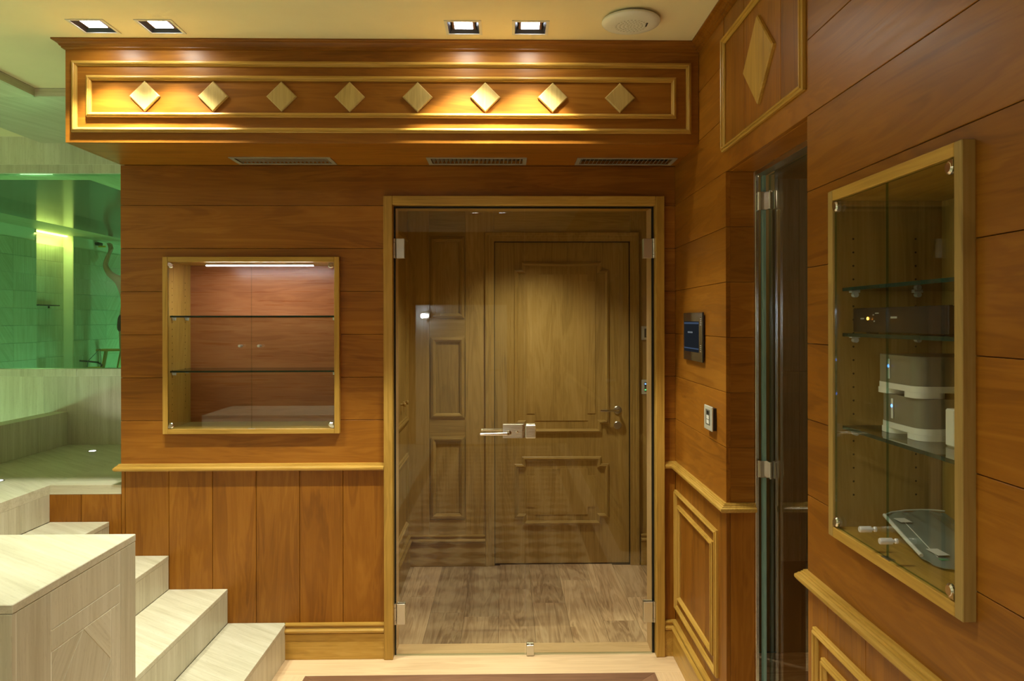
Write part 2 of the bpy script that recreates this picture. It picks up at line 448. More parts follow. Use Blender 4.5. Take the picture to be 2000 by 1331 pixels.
# mouldings: rounded picture-rail profile
def rail_prof(wd, h):
    return [(0, 0), (0, h*.55), (wd*.12, h*.7), (wd*.3, h*.72), (wd*.34, h*.98), (wd*.5, h*1.05), (wd*.68, h*.9), (wd*.72, h*.6), (wd*.88, h*.5), (wd, h*.2), (wd, 0)]
OT, OTX, OTY, OTZ = None, wood('oak_trim', 'X'), wood('oak_trim', 'Y'), wood('oak_trim', 'Z')
def frame_back(parent, x0, x1, z0, z1, y, wd, h, mats, name='moulding', mitre=True):
    """four mitred lengths of moulding on a wall facing -Y"""
    c = [(x0, y, z0), (x1, y, z0), (x1, y, z1), (x0, y, z1)]
    return frame_generic(parent, c, (0, -1, 0), wd, h, mats, name)
def frame_generic(parent, c, n, wd, h, mats, name='moulding'):
    nv = Vector(n); P = [Vector(p) for p in c]; cen = sum(P, Vector()) / len(P); L = len(P)
    prof = rail_prof(wd, h)
    sgn = 1 if nv.cross(P[1]-P[0]).dot(cen - P[0]) > 0 else -1
    for i in range(L):
        a, b = P[i], P[(i+1) % L]; d0 = (a - P[(i-1) % L]).normalized(); d1 = (b-a).normalized(); d2 = (P[(i+2) % L]-b).normalized()
        def mit(p, q):
            s, t = nv.cross(p)*sgn, nv.cross(q)*sgn
            return (s + t) / (1 + s.dot(t))
        ma, mb = mit(d0, d1), mit(d1, d2); bm = BM(); A, B = [], []
        for u, hh in prof:
            A.append(bm.verts.new(a + d1*.0003 + ma*u + nv*hh)); B.append(bm.verts.new(b - d1*.0003 + mb*u + nv*hh))
        k = len(prof)
        for j in range(k): bm.faces.new((A[j], B[j], B[(j+1) % k], A[(j+1) % k]))
        bm.faces.new(A); bm.faces.new(list(reversed(B)))
        ax = max(range(3), key=lambda q: abs(d1[q]))
        obj(name, bm, mats['XYZ'[ax]], parent, smooth=False)
OAKT = {'X': OTX, 'Y': OTY, 'Z': OTZ}
frame_back(bk, -1.757, .766, 2.342, 2.632, YB, .021, .016, OAKT)
frame_back(bk, -1.698, .704, 2.404, 2.573, YB, .020, .016, OAKT)
def diamond(parent, c, r, n, t, mat, rz=None):
    n = Vector(n); u = Vector((0, 0, 1)); s = n.cross(u); bm = BM()
    c = Vector(c); out = [c+u*r, c+s*r, c-u*r, c-s*r]; b = .0035
    inn = [c+u*(r-b*1.4)+n*t, c+s*(r-b*1.4)+n*t, c-u*(r-b*1.4)+n*t, c-s*(r-b*1.4)+n*t]
    mid = [p + n*(t-b) for p in out]
    R = [[bm.verts.new(p) for p in L] for L in (out, mid, inn)]
    for A, B in zip(R, R[1:]):
        for i in range(4): bm.faces.new((A[i], A[(i+1) % 4], B[(i+1) % 4], B[i]))
    bm.faces.new(R[2]); bm.faces.new(list(reversed(R[0])))
    return obj('diamond', bm, mat, parent)
ASH = wood('ash', 'Z')
for i in range(8):
    diamond(bk, (-1.4628 + i*.2764, YB, 2.489), .0615, (0, -1, 0), .011, ASH)
# crown
cr = BM()
crown = [(0, 0), (.038, 0), (.038, .005), (.034, .008), (.027, .011), (.020, .017), (.016, .024), (.011, .027), (.011, .031), (.005, .035), (0, .037)]
sweep(cr, [(XL, YW+.14, ZC-.0005), (XL, YB, ZC-.0005), (XR, YB, ZC-.0005), (XR, -2.6, ZC-.0005)], [(u, h) for u, h in crown], (0, 0, -1), False)
o = obj('trim_2', cr, wood('cherry', 'X'), None)
skind(o, 'dark cherry crown moulding under the cream ceiling')
# diamond and frame above the glass door
ov = struct('trim_3', (XR, 2.4, 2.187), 'tall framed panel with one large oak diamond above the glass door')
frame_generic(ov, [(XR, 2.012, 2.187), (XR, 2.772, 2.187), (XR, 2.772, 2.60), (XR, 2.012, 2.60)], (-1, 0, 0), .022, .016, OAKT)
diamond(ov, (XR+.001, 2.378, 2.392), .140, (-1, 0, 0), .012, wood('oak_trim', 'Z'))

# chair rails
def chair_prof(): # (out, z)
    return [(0, .878), (.010, .878), (.022, .881), (.027, .888), (.0265, .895), (.020, .900), (.020, .902), (.014, .9035), (.014, .907), (.010, .9075), (.009, .912), (0, .9125)]
def hsweep(name, pts, prof, mat, parent=None, closed=False, side=1):
    bm = BM(); sweep(bm, [(x, y, 0) for x, y in pts], [(-side*u, z) for u, z in prof], (0, 0, 1), closed)
    return obj(name, bm, mat, parent)
# travel so that the room lies to the right of travel
o = hsweep('trim_4', [(XL, YW+.10), (XL, YW), (-.5665, YW)], chair_prof(), OTX); skind(o, 'oak chair rail on the back wall')
o = hsweep('trim_5', [(.7455, YW), (XR, YW), (XR, YD1), (.903, YD1)], chair_prof(), wood('oak_trim', 'Y')); skind(o, 'oak chair rail around the corner by the glass door')
o = hsweep('trim_6', [(.90, YD0), (XR, YD0), (XR, -2.6)], chair_prof(), OTY); skind(o, 'oak chair rail under the right wall cabinet')
# wainscot frames on the right wall
w1 = struct('trim_7', (XR, 3.2, .22), 'double rectangular oak frame on the wainscot beside the double door')
frame_generic(w1, [(XR, 3.558, .226), (XR, 2.855, .226), (XR, 2.855, .782), (XR, 3.558, .782)], (-1, 0, 0), .021, .015, OAKT)
frame_generic(w1, [(XR, 3.50, .285), (XR, 2.913, .285), (XR, 2.913, .723), (XR, 3.50, .723)], (-1, 0, 0), .020, .015, OAKT)
w2 = struct('trim_8', (XR, 1.4, .22), 'double rectangular oak frame on the wainscot under the right cabinet')
frame_generic(w2, [(XR, 1.952, .226), (XR, .9, .226), (XR, .9, .784), (XR, 1.952, .784)], (-1, 0, 0), .021, .015, OAKT)
frame_generic(w2, [(XR, 1.900, .285), (XR, .955, .285), (XR, .955, .727), (XR, 1.900, .727)], (-1, 0, 0), .020, .015, OAKT)
# baseboards
def base_prof(h=.168, t=.016):
    return [(0, .001), (t, .001), (t, h-.052), (t+.003, h-.050), (t+.003, h-.048), (t-.001, h-.0465), (t+.007, h-.043), (t+.011, h-.037), (t+.011, h-.031), (t+.007, h-.0255), (t, h-.024), (t-.005, h-.0185), (t-.005, h-.014), (t+.002, h-.012), (t+.004, h-.007), (t+.002, h-.001), (t-.004, h), (0, h)]
o = hsweep('baseboard_back', [(-1.03, YW), (-.5665, YW)], base_prof(), OTX); skind(o, 'moulded oak baseboard left of the double door')
o = hsweep('baseboard_right', [(.7455, YW), (XR, YW), (XR, YD1+.002)], base_prof(), OTY); skind(o, 'moulded oak baseboard on the right wall')
o = hsweep('baseboard_right', [(XR, YD0-.002), (XR, -2.6)], base_prof(), OTY); skind(o, 'moulded oak baseboard under the right cabinet')

# ---------------------------------------------------------------- floors
fl = struct('floor', (0, 1, 0))
one('subfloor', GAP, -4.6, XR+.12, -2.6, 3.72, -.06, -.0125, parent=fl, bev=0)
FLX, FLY = wood('floor_light', 'X'), wood('floor_light', 'Y')
one('plank', FLX, -1.03, XR-.0005, 3.398, YW+.148, -.012, 0, parent=fl)
one('plank', FLY, .665, XR-.0005, 1.0, 3.397, -.012, 0, parent=fl)
one('plank', FLY, .665, XR-.0005, -2.6, .999, -.012, 0, parent=fl)
one('plank', FLY, -1.03, -.8905, 1.0, 3.397, -.012, 0, parent=fl)
one('plank', FLX, .7995, .93, YD0, YD1, -.012, 0, parent=fl)
# dark inlaid border with mitred corners, then the harlequin field
WX, WY = wood('walnut', 'X'), wood('walnut', 'Y')
bx0, bx1, by1, by0, bw = -.89, .664, 3.396, -2.4, .11
def flat_piece(name, pts, mat, parent, t=.012):
    bm = BM(); extrude_poly(bm, [(x, y, 0) for x, y in pts], (0, 0, -t)); return obj(name, bm, mat, parent)
flat_piece('border_strip', [(bx0, by1), (bx1, by1), (bx1-bw, by1-bw), (bx0+bw, by1-bw)], WX, fl)
flat_piece('border_strip', [(bx1, by1-.0015), (bx1, by0), (bx1-bw, by0), (bx1-bw, by1-bw-.0015)], WY, fl)
flat_piece('border_strip', [(bx0, by1-.0015), (bx0, by0), (bx0+bw, by0), (bx0+bw, by1-bw-.0015)], WY, fl)
hx0, hx1, hy0, hy1 = bx0+bw+.001, bx1-bw-.001, by0, by1-bw-.001
one('parquet_field', wood('floor_light', 'Y'), hx0, hx1, hy0, hy1, -.012, -.0005, parent=fl, bev=0)
dm = BM(); nx = 6; dw = (hx1-hx0)/nx
ny = int((hy1-hy0)/dw)
for i in range(nx):
    for j in range(ny):
        cx, cy = hx0+dw*(i+.5), hy1-dw*(j+.5); r = dw/2-.002
        dm.faces.new([dm.verts.new(p) for p in ((cx-r, cy, .0), (cx, cy-r, .0), (cx+r, cy, .0), (cx, cy+r, .0))])
o = obj('parquet_diamonds', dm, WX, fl); o['kind'] = 'stuff'
sf = struct('floor', (-2.5, 0, 0))
one('stone_floor', stone('Y'), -4.6, -1.031, -2.6, 2.1, -.012, 0, parent=sf)
one('stone_floor', stone('X'), -1.03, -.891, -2.6, .999, -.012, 0, parent=sf)

# ceiling
ce = struct('ceiling', (-.5, 1, ZC))
cb = BM(); bmz = ZC
holes = [(x-.06, x+.06, y-.06, y+.06) for x, y in DOWN_FRONT + DOWN_BACK]
gx = sorted({-2.295, XR+.12} | {h[i] for h in holes for i in (0, 1)}); gy = sorted({-2.6, 3.765} | {h[i] for h in holes for i in (2, 3)})
for a, b in zip(gx, gx[1:]):
    for c, d in zip(gy, gy[1:]):
        mx_, my_ = (a+b)/2, (c+d)/2
        if any(h[0] < mx_ < h[1] and h[2] < my_ < h[3] for h in holes): continue
        box(cb, a, b, c, d, ZC, ZC+.09)
bmesh.ops.remove_doubles(cb, verts=cb.verts, dist=1e-5)
o = obj('ceiling_slab', cb, PAINT, ce)
# stone band around it, then the upper ceiling over the pool
SY, SX = stone('Y'), stone('X')
cs = struct('ceiling', (-2.6, 3.5, 2.675))
one('fascia', SX, -2.305, -1.4, 3.7655, 3.78, 2.675, 2.714, parent=cs, bev=0)
one('fascia', SY, -2.31, -2.2955, -2.6, 3.78, 2.675, 2.714, parent=cs, bev=0)
S45 = stone('Y', (0, 0, .35))
one('stone_soffit', S45, -2.86, -1.4, 3.7805, YF+.2, 2.675, 2.70, parent=cs, bev=0)
one('stone_soffit', S45, -2.86, -2.311, -2.6, 3.78, 2.675, 2.70, parent=cs, bev=0)
one('upper_ceiling', PAINT, -4.6, -2.861, -2.6, YF+.2, 2.716, 2.76, parent=cs, bev=0)

# ---------------------------------------------------------------- stone wall with the green window
wl = struct('wall_left', (-3, YF, 0))
SZ = stone('Z')
sc = BM(); box(sc, -4.6, -1.4, YF+.0012, YF+.12, 0, 1.268); box(sc, -4.6, -1.4, YF+.0012, YF+.12, 2.505, 2.76)
box(sc, -1.55, -1.4, YF+.014, YF+.12, 1.268, 2.505)
obj('wall_core', sc, GROUT, wl)
tx = [-4.6, -4.0, -3.42, -2.845, -2.33, -1.8, -1.4]
J = .0008
for a, b in zip(tx, tx[1:]):
    one('stone_tile', SZ, a+J, b-J, YF, YF+.014, .3, 1.2355-J, parent=wl, bev=.0008)
    one('stone_tile', SX if False else SZ, a+.2+J, min(b+.2, -1.4)-J, YF, YF+.10, 1.2355+J, 1.2822, parent=wl, bev=.0008)
    one('stone_tile', SZ, a+.1+J, min(b+.1, -1.4)-J, YF, YF+.014, 2.5435+J, 2.714, parent=wl, bev=.0008)
    one('stone_tile', SZ, a+.3+J, min(b+.3, -1.4)-J, YF, YF+.10, 2.490, 2.5435-J, parent=wl, bev=.0008)
w_end = one('wall_left', SY, -1.77, -1.66, YW+.15, YF, 0, 2.7, bev=0); skind(w_end)
wo = one('wall_left', SY, -4.7, -4.6, -2.6, YF+.12, 0, 2.76, bev=0); skind(wo)
bmw = BM(); box(bmw, -4.6, -1.55, YF+.03, YF+.042, 1.2825, 2.4895)
o = obj('window_1', bmw, GREEN); skind(o, 'large green tinted pane set in the stone wall above the landing')

# landing, rim of the pool basin
ld = thing('stone_landing', 'travertine landing at the top of the steps, below the green window', 'landing', (-2.3, 4.1, .3))
TD = stone('X', (0, 0, .7))
def slab(pts, z0, z1, mat, parent, name):
    bm = BM(); extrude_poly(bm, [(x, y, z1) for x, y in pts], (0, 0, z0-z1)); return obj(name, bm, mat, parent)
slab([(XL, YW), (-2.1115, YW), (-2.1115, 4.15), (XL, 4.15)], .772, ZP, SX, ld, 'front_slab')
slab([(-2.1125, 2.19), (-2.1125, 4.15), (-2.70, 4.15), (-2.70, 2.19)], .772, ZP, TD, ld, 'paving_slab')
slab([(XL, 4.151), (-2.70, 4.151), (-2.70, YF-.0005), (XL, YF-.0005)], .772, ZP, TD, ld, 'paving_slab')
ty = [2.19, 2.46, 2.76, 3.06, 3.36, YW-.0005]
for a, b in zip(ty, ty[1:]):
    one('riser_tile', SZ, -2.126, -2.1125, a+J, b-J, .646, .7715, parent=ld)
one('landing_core', GROUT, -2.69, -2.127, 2.2, YF-.01, .30, .7715, parent=ld, bev=0)
rm = thing('pool_rim', 'low travertine rim wall between landing and pool basin', 'rim', (-2.75, 3.4, .8))
ry = [2.19, 2.72, 3.32, 3.92, 4.45, YF-.0005]
for a, b in zip(ry, ry[1:]):
    one('rim_stone', SZ, -2.798, -2.70, a+J, b-J, ZP+.0003, 1.0175, parent=rm, bev=.0012)
one('rim_base', SZ, -2.798, -2.7003, 2.19, YF-.001, .3, ZP, parent=rm, bev=0)
pf = one('floor', SY, -4.6, -2.8, -2.6, YF, .28, .30, bev=0); skind(pf)

# steps
st = thing('stone_steps', 'four travertine steps climbing left along the wooden back wall', 'steps', (-1.6, 2.9, 0))
sx = [-1.0234, -1.2936, -1.5654, -1.8388, -2.1114]; sz = [.168, .3277, .4847, .6441]
Y0s = 2.19
TR = stone('X', (0, 0, .62))
for i, z in enumerate(sz):
    zb = 0.0005 if i == 0 else sz[i-1]
    # tread: two stones with a joint, riser of upright tiles
    for a, b in ((Y0s, 2.86), (2.86, YW-.0006)):
        one('tread', TR, sx[i+1]-.0, sx[i]-.0004, a+J, b-J, z-.020, z, parent=st, bev=.0012)
    for a, b in ((Y0s, 2.62), (2.62, 3.1), (3.1, YW-.0006)):
        one('riser', SZ, sx[i]-.0155, sx[i]-.0012, a+J, b-J, zb+.0003, z-.0203, parent=st)
    one('step_core', GROUT, -2.111, sx[i]-.016, Y0s+.002, YW-.002, zb-(.02 if i else 0)+.0002, z-.0205, parent=st, bev=0)

# block in the foreground
pp = thing('stone_parapet', 'travertine clad parapet block with inlaid diamond pattern in the foreground', 'parapet', (-1.5, 1.9, 0))
px0, px1, py0, py1, pz = -1.95, -1.05, 1.643, 2.185, .970
F = px1 - .014
one('block_core', GROUT, px0, px1-.0018, py0+.002, py1-.002, 0.0005, pz-.021, parent=pp, bev=0)
one('cap_stone', TR, px0, px1, py0, py1, pz-.020, pz, parent=pp, bev=.0016)
def ft(y0, y1, z0, z1, mat=SZ):
    one('face_tile', mat, F, px1-.0008, y0+J*1.3, y1-J*1.3, z0+J*1.3, z1-J*1.3, parent=pp, bev=.0006)
zt = pz-.0205
ft(2.0985, py1, 0.001, zt); ft(1.782, 2.0985, .8585, zt); ft(py0+.0145, 1.782, 0.001, zt)
ft(1.782, 2.0985, .8085, .8585)
ft(2.0505, 2.0985, .001, .8085)
def fpoly(pts, mat):
    bm = BM(); c = Vector((0, sum(p[0] for p in pts)/len(pts), sum(p[1] for p in pts)/len(pts)))
    q = []
    for y, z in pts:
        v = Vector((0, y, z)); d = (c-v); v = v + d.normalized()*.0022; q.append((F, v.y, v.z))
    extrude_poly(bm, q, (px1-.0008-F, 0, 0)); obj('face_tile', bm, mat, pp)
ya, yb = 1.785, 2.0495; yc = (ya+yb)/2; hh = yb-yc
D1, D2, D3 = stone('Z', (.75, 0, 0)), stone('Z', (-.75, 0, 0)), stone('Z', (.3, 0, 0))
for k in range(3):
    zt2 = .8080 - k*2*hh; zm = zt2-hh; zb2 = zt2-2*hh
    fpoly([(yc, zt2), (yb, zm), (yc, zb2), (ya, zm)], D3)
    fpoly([(ya, zt2), (yc, zt2), (ya, zm)], D1); fpoly([(yc, zt2), (yb, zt2), (yb, zm)], D2)
    fpoly([(ya, zb2), (ya, zm), (yc, zb2)], D2); fpoly([(yb, zb2), (yb, zm), (yc, zb2)], D1)
# end face toward the room
for a, b, c, d in ((px0, -1.52, .001, zt), (-1.52, px1-.0004, .5, zt), (-1.52, px1-.0004, .001, .5)):
    one('face_tile', SZ, a+J, b-J, py0, py0+.0135, c+J, d-J, parent=pp, bev=.001)

# small recessed lights in the landing
def ground_light(loc, label):
    g = thing('floor_spotlight', label, 'light', loc, 'small floor spotlights')
    x, y, z = loc
    bm = BM(); lathe(bm, (x, y, z+.0004), (0, 0, 1), [(.026, 0), (.026, .0025), (.019, .0032), (.019, .001)], 20); obj('bezel', bm, CHROME, g, smooth=True)
    bm = BM(); lathe(bm, (x, y, z+.0016), (0, 0, 1), [(.0175, 0), (.017, .0022), (.010, .0034)], 20); obj('lens', bm, emitter('led_white', (.85, .9, 1), 9), g)
lamp('floor_spot_beam', 'SPOT', (-2.411, 4.496, ZP+.008), 2.2, (1, 1, .88), .015, target=(-2.35, 4.62, 2.0), spot_size=math.radians(120), spot_blend=.8)
ground_light((-2.411, 4.496, ZP), 'small lit floor spotlight in the landing below the green window')
ground_light((-2.411, 3.671, ZP), 'small lit floor spotlight at the left edge of the landing')


# ---------------------------------------------------------------- double glass door
d1 = struct('door_1', (.09, 3.56, 0), 'double frameless glass door in a square oak frame')
OX, OY, OZ = OTX, OTY, OTZ
one('frame_post', OZ, -.5655, -.5240, 3.547, 3.600, .0006, 2.1555, parent=d1, bev=.002)
one('frame_post', OZ, .7030, .7435, 3.547, 3.600, .0006, 2.1555, parent=d1, bev=.002)
one('frame_head', OX, -.5235, .7025, 3.547, 3.600, 2.114, 2.1555, parent=d1, bev=.002)
one('frame_lining', wood('floor_light', 'Z'), -.5655, -.5200, 3.6065, 3.7185, .0006, 2.1555, parent=d1)  # paler wood than the head lining, stands in for lamplight on it
one('frame_lining', wood('floor_light', 'Z'), .6900, .7435, 3.6065, 3.7185, .0006, 2.1555, parent=d1)  # lamplight put into the wood colour here as well
one('frame_lining', OX, -.5195, .6895, 3.6065, 3.7185, 2.108, 2.1555, parent=d1)
one('rubber_seal', SEAL, -.5235, -.5165, 3.6003, 3.6063, .0006, 2.114, parent=d1, bev=0)
one('rubber_seal', SEAL, .6915, .7025, 3.6003, 3.6063, .0006, 2.114, parent=d1, bev=0)
one('rubber_seal', SEAL, -.516, .691, 3.6003, 3.6063, 2.104, 2.114, parent=d1, bev=0)
def pane(name, mat, edge, x0, x1, y0, y1, z0, z1, thin, parent):
    bm = BM(); box(bm, x0, x1, y0, y1, z0, z1)
    return obj(name, bm, mat, parent, edge_mat=edge, edge_test=lambda p: abs(p.normal[thin]) < .5)
GY0, GY1 = 3.588, 3.5985
leafL = pane('glass_leaf', TINTED, EDGE, -.5150, .0895, GY0, GY1, .006, 2.1035, 1, d1)
leafR = pane('glass_leaf', TINTED, EDGE, .0925, .6900, GY0, GY1, .006, 2.1035, 1, d1)
def hinge(parent, xg, xe, z0, z1, y):
    """xg: end of the clamp on the glass, xe: wall end"""
    s = 1 if xe > xg else -1; bm = BM()
    m = xe - s*.017
    box(bm, xg, m - s*.001, y-.012, y-.0004, z0, z1, .0015)
    box(bm, xg, m - s*.001, y+.0113, y+.022, z0, z1, .0015)
    h = (z1-z0)
    for a, b in ((z0, z0+h*.18), (z0+h*.195, z1-h*.195), (z1-h*.18, z1)):
        cyl(bm, (xe - s*.0085, y-.004, a), (xe - s*.0085, y-.004, b), .0083, 14)
    return obj('hinge', bm, STEEL, parent, smooth=True)
for z0, z1 in ((1.868, 1.960), (.152, .249)):
    hinge(leafL, -.4715, -.5285, z0, z1, GY0); hinge(leafR, .6485, .7095, z0, z1, GY0)
# lock case, strike case, two levers
bm = BM()
extrude_poly(bm, [(-.0130, GY0-.0004, 1.0235), (.0895, GY0-.0004, 1.0235), (.0895, GY0-.022, 1.030), (.0780, GY0-.026, 1.0255), (-.0130, GY0-.026, 1.0255)], (0, 0, .062))
box(bm, -.013, .0895, GY1+.0006, GY1+.024, 1.0235, 1.0855, .002)
lk = obj('lock_case', bm, STEELX, leafL)
bm = BM(); lathe(bm, (.054, GY0-.0262, 1.0545), (0, -1, 0), [(.006, 0), (.006, .003), (.0035, .004), (.0035, .001)], 16); box(bm, .0535, .0545, GY0-.0298, GY0-.0275, 1.0475, 1.054)
obj('key_cylinder', bm, CHROME, leafL, smooth=True)
def lever(parent, xp, xe, z, y, s, r=.0068):
    bm = BM()
    lathe(bm, (xp, y, z), (0, s, 0), [(.0125, 0), (.0125, .004), (.0095, .006)], 20)
    tube(bm, [(xp, y+s*.004, z), (xp, y+s*.030, z), (xp+(xe-xp)*.03, y+s*.036, z), (xp+(xe-xp)*.08, y+s*.0385, z), (xe, y+s*.0385, z)], r, 14)
    return obj('lever_handle', bm, CHROME, parent, smooth=True)
lever(leafL, .0150, -.1170, 1.0500, GY0-.0262, -1)
lever(leafL, .0150, -.1170, 1.0500, GY1+.0245, 1)
bm = BM(); box(bm, .0925, .1410, GY0-.026, GY0-.0004, 1.0235, 1.0865, .0035); box(bm, .0925, .1410, GY1+.0006, GY1+.024, 1.0235, 1.0865, .0035)
obj('strike_case', bm, STEELX, leafR)
bm = BM(); box(bm, .0965, .1315, GY0-.016, GY0-.0004, .0015, .052, .002); box(bm, .0965, .1315, GY1+.0006, GY1+.014, .0015, .052, .002)
lathe(bm, (.114, GY0-.008, .052), (0, 0, 1), [(.005, 0), (.005, .004), (.003, .0055)], 12)
obj('floor_bolt', bm, STEEL, leafR, smooth=False)

# ---------------------------------------------------------------- vestibule behind it
YV, YDR = 4.905, 4.928
def vx_(x, ref=4.93, y=YV): return x*y/ref
def vz(z, ref=4.93, y=YV): return EYE + (z-EYE)*y/ref
wv = struct('wall_vestibule', (0, YV, 0))
OKZ, OKX, OKY = wood('oak', 'Z'), wood('oak', 'X'), wood('oak', 'Y')
OAKS = {'X': OKX, 'Y': OKY, 'Z': OKZ}
dxl, dxr, dzt = vx_(-.0724), vx_(.8068), vz(2.087)
cl, crr = dxl-.001, dxr+.001
one('stile', OKZ, -.625, -.4900, YV, YV+.02, .0006, 2.42, parent=wv)
one('stile', OKZ, -.2580, cl-.001, YV, YV+.02, .0006, 2.42, parent=wv)
one('stile', OKZ, crr+.001, 1.08, YV, YV+.02, .0006, 2.42, parent=wv)
for a, b in ((.0006, .296), (.815, .957), (1.458, 1.602), (2.105, 2.42)):
    one('rail', OKX, -.4893, -.2587, YV+.0004, YV+.02, a, b, parent=wv)
one('rail', OKX, cl, crr, YV+.0004, YV+.02, dzt+.002, 2.42, parent=wv)
PW = [(vx_(-.4817), vx_(-.2649), vz(z0), vz(z1)) for z0, z1 in ((1.5911, 2.1166), (.9464, 1.4692), (.2985, .8251))]
for x0_, x1_, a, b in PW:
    one('panel', OKZ, -.489, -.259, YV+.008, YV+.02, a-.008, b+.008, parent=wv, bev=0)
    frame_generic(wv, [(x0_, YV+.002, a), (x1_, YV+.002, a), (x1_, YV+.002, b), (x0_, YV+.002, b)], (0, -1, 0), .032, .012, OAKS)
# left wall of the vestibule with a two panel cupboard front
wvl = struct('wall_vestibule', (-.625, 4.3, 0))
one('veneer_panel', OKZ, -.66, -.625, 3.719, YV-.0006, .0006, 2.42, parent=wvl, bev=0)
VLX = -.625
frame_generic(wvl, [(VLX, 3.90, .93), (VLX, 4.84, .93), (VLX, 4.84, 2.10), (VLX, 3.90, 2.10)], (1, 0, 0), .045, .016, OAKS)
frame_generic(wvl, [(VLX, 3.90, .27), (VLX, 4.84, .27), (VLX, 4.84, .74), (VLX, 3.90, .74)], (1, 0, 0), .045, .016, OAKS)
for y in (4.56, 4.685):
    bm = BM(); lathe(bm, (VLX+.0003, y, 1.075), (1, 0, 0), [(.008, 0), (.006, .01), (.011, .018), (.0135, .024), (.010, .030)], 16); obj('cupboard_knob', bm, OKY, wvl, smooth=True)
wvr = one('wall_vestibule', OKZ, 1.08, 1.12, 3.73, YV+.15, .0006, 2.42, bev=0); skind(wvr)
wvt = one('ceiling', PAINT, -.66, 1.12, 3.7195, YV+.10, 2.4205, 2.45, bev=0); skind(wvt)
o = hsweep('baseboard_vestibule', [(-.625, 3.7195), (-.625, YV), (vx_(-.1318)-.001, YV)], base_prof(.200, .016), OKX); skind(o, 'tall moulded oak baseboard inside the vestibule')
o = hsweep('baseboard_vestibule', [(vx_(.8735)+.001, YV), (1.0795, YV)], base_prof(.200, .016), OKX); skind(o)
vf = struct('floor', (0, 4.3, 0))
one('subfloor', GAP, -.64, 1.10, 3.7225, YDR+.12, -.06, -.0125, parent=vf, bev=0)
FOY = wood('floor_oak', 'Y')
seams = [-.625, -.5885, -.4065, -.222, -.0374, .147, .3305, .510, .6866, .868, 1.0795]
cuts = [3.95, 4.36, 4.118, 4.06, 4.47, 4.25, 4.62, 3.99, 4.33, 4.1]
for i, (a, b) in enumerate(zip(seams, seams[1:])):
    c = cuts[i]; ys = [3.7225, c, YV-.0006]
    if a > -.08 and b < .81: ys[-1] = YDR-.002
    for p, q in zip(ys, ys[1:]):
        one('plank', FOY, a+.0006, b-.0006, p+.0006, q-.0006, -.012, -.0005, parent=vf, bev=.0008)

# oak door of the vestibule
d2 = struct('door_2', (.37, YDR, 0), 'oak panelled door with notched mouldings at the back of the vestibule')
lf = one('door_leaf', OKZ, dxl+.003, dxr-.003, YDR, YDR+.04, .006, dzt-.003, parent=d2, bev=.001)
one('door_backing', SEAL, dxl-.03, dxr+.03, YDR+.045, YDR+.06, 0, dzt+.05, parent=d2, bev=0)
def dp(x, z): k = YDR/4.955; return (x*k, YDR, EYE+(z-EYE)*k)
def notched(x0, x1, xi0, xi1, z0, z1, zi0, zi1):
    return [dp(xi0, z0), dp(xi1, z0), dp(xi1, zi0), dp(x1, zi0), dp(x1, zi1), dp(xi1, zi1), dp(xi1, z1), dp(xi0, z1), dp(xi0, zi1), dp(x0, zi1), dp(x0, zi0), dp(xi0, zi0)]
U = notched(.058, .6735, .106, .6235, .8441, 1.9549, .9012, 1.9067)
L_ = notched(.058, .670, .1073, .6208, .2477, .6908, .2936, .6430)
DM = OAKS
for poly in (U, L_): frame_generic(lf, poly, (0, -1, 0), .026, .016, DM, 'moulding')
for q in (notched(.1376, .5840, .1876, .5338, .924, 1.875, .9706, 1.829), notched(.1376, .5840, .1876, .5338, .3135, .6119, .3632, .5656)):
    bm = BM(); extrude_poly(bm, q, (0, -.0035, 0)); obj('raised_field', bm, OKZ, lf)
bm = BM(); k = [(0, 0), (0, .012), (.018, .012), (.022, .016), (.036, .0165), (.040, .021), (.055, .022), (.0585, .018), (.0585, 0)]
sweep(bm, [(dxl, YV, .001), (dxl, YV, dzt), (dxr, YV, dzt), (dxr, YV, .001)], k, (0, -1, 0), False)
obj('casing', bm, OKZ, d2)
bm = BM(); box(bm, dxl-.0008, dxl+.0015, YV+.0006, YDR+.03, .001, dzt); box(bm, dxr-.0015, dxr+.0008, YV+.0006, YDR+.03, .001, dzt); box(bm, dxl, dxr, YV+.0006, YDR+.03, dzt-.0015, dzt+.001)
obj('door_rebate', bm, SEAL, d2)
hx, hz = dp(.7286, .9925)[0], dp(0, .993)[2]
bm = BM(); lathe(bm, (hx, YDR-.0003, hz), (0, -1, 0), [(.0255, 0), (.0255, .006), (.022, .009)], 24); obj('rosette', bm, STEEL, lf, smooth=True)
bm = BM(); tube(bm, [(hx, YDR-.009, hz), (hx, YDR-.040, hz), (hx-.004, YDR-.050, hz), (hx-.012, YDR-.054, hz), (hx-.118, YDR-.054, hz)], .0085, 14); obj('lever_handle', bm, CHROME, lf, smooth=True)
hz2 = dp(0, .8925)[2]
bm = BM(); lathe(bm, (hx, YDR-.0003, hz2), (0, -1, 0), [(.0255, 0), (.0255, .006), (.022, .009)], 24); cyl(bm, (hx, YDR-.008, hz2+.004), (hx, YDR-.014, hz2+.004), .0075, 14); obj('lock_rosette', bm, STEEL, lf, smooth=True)

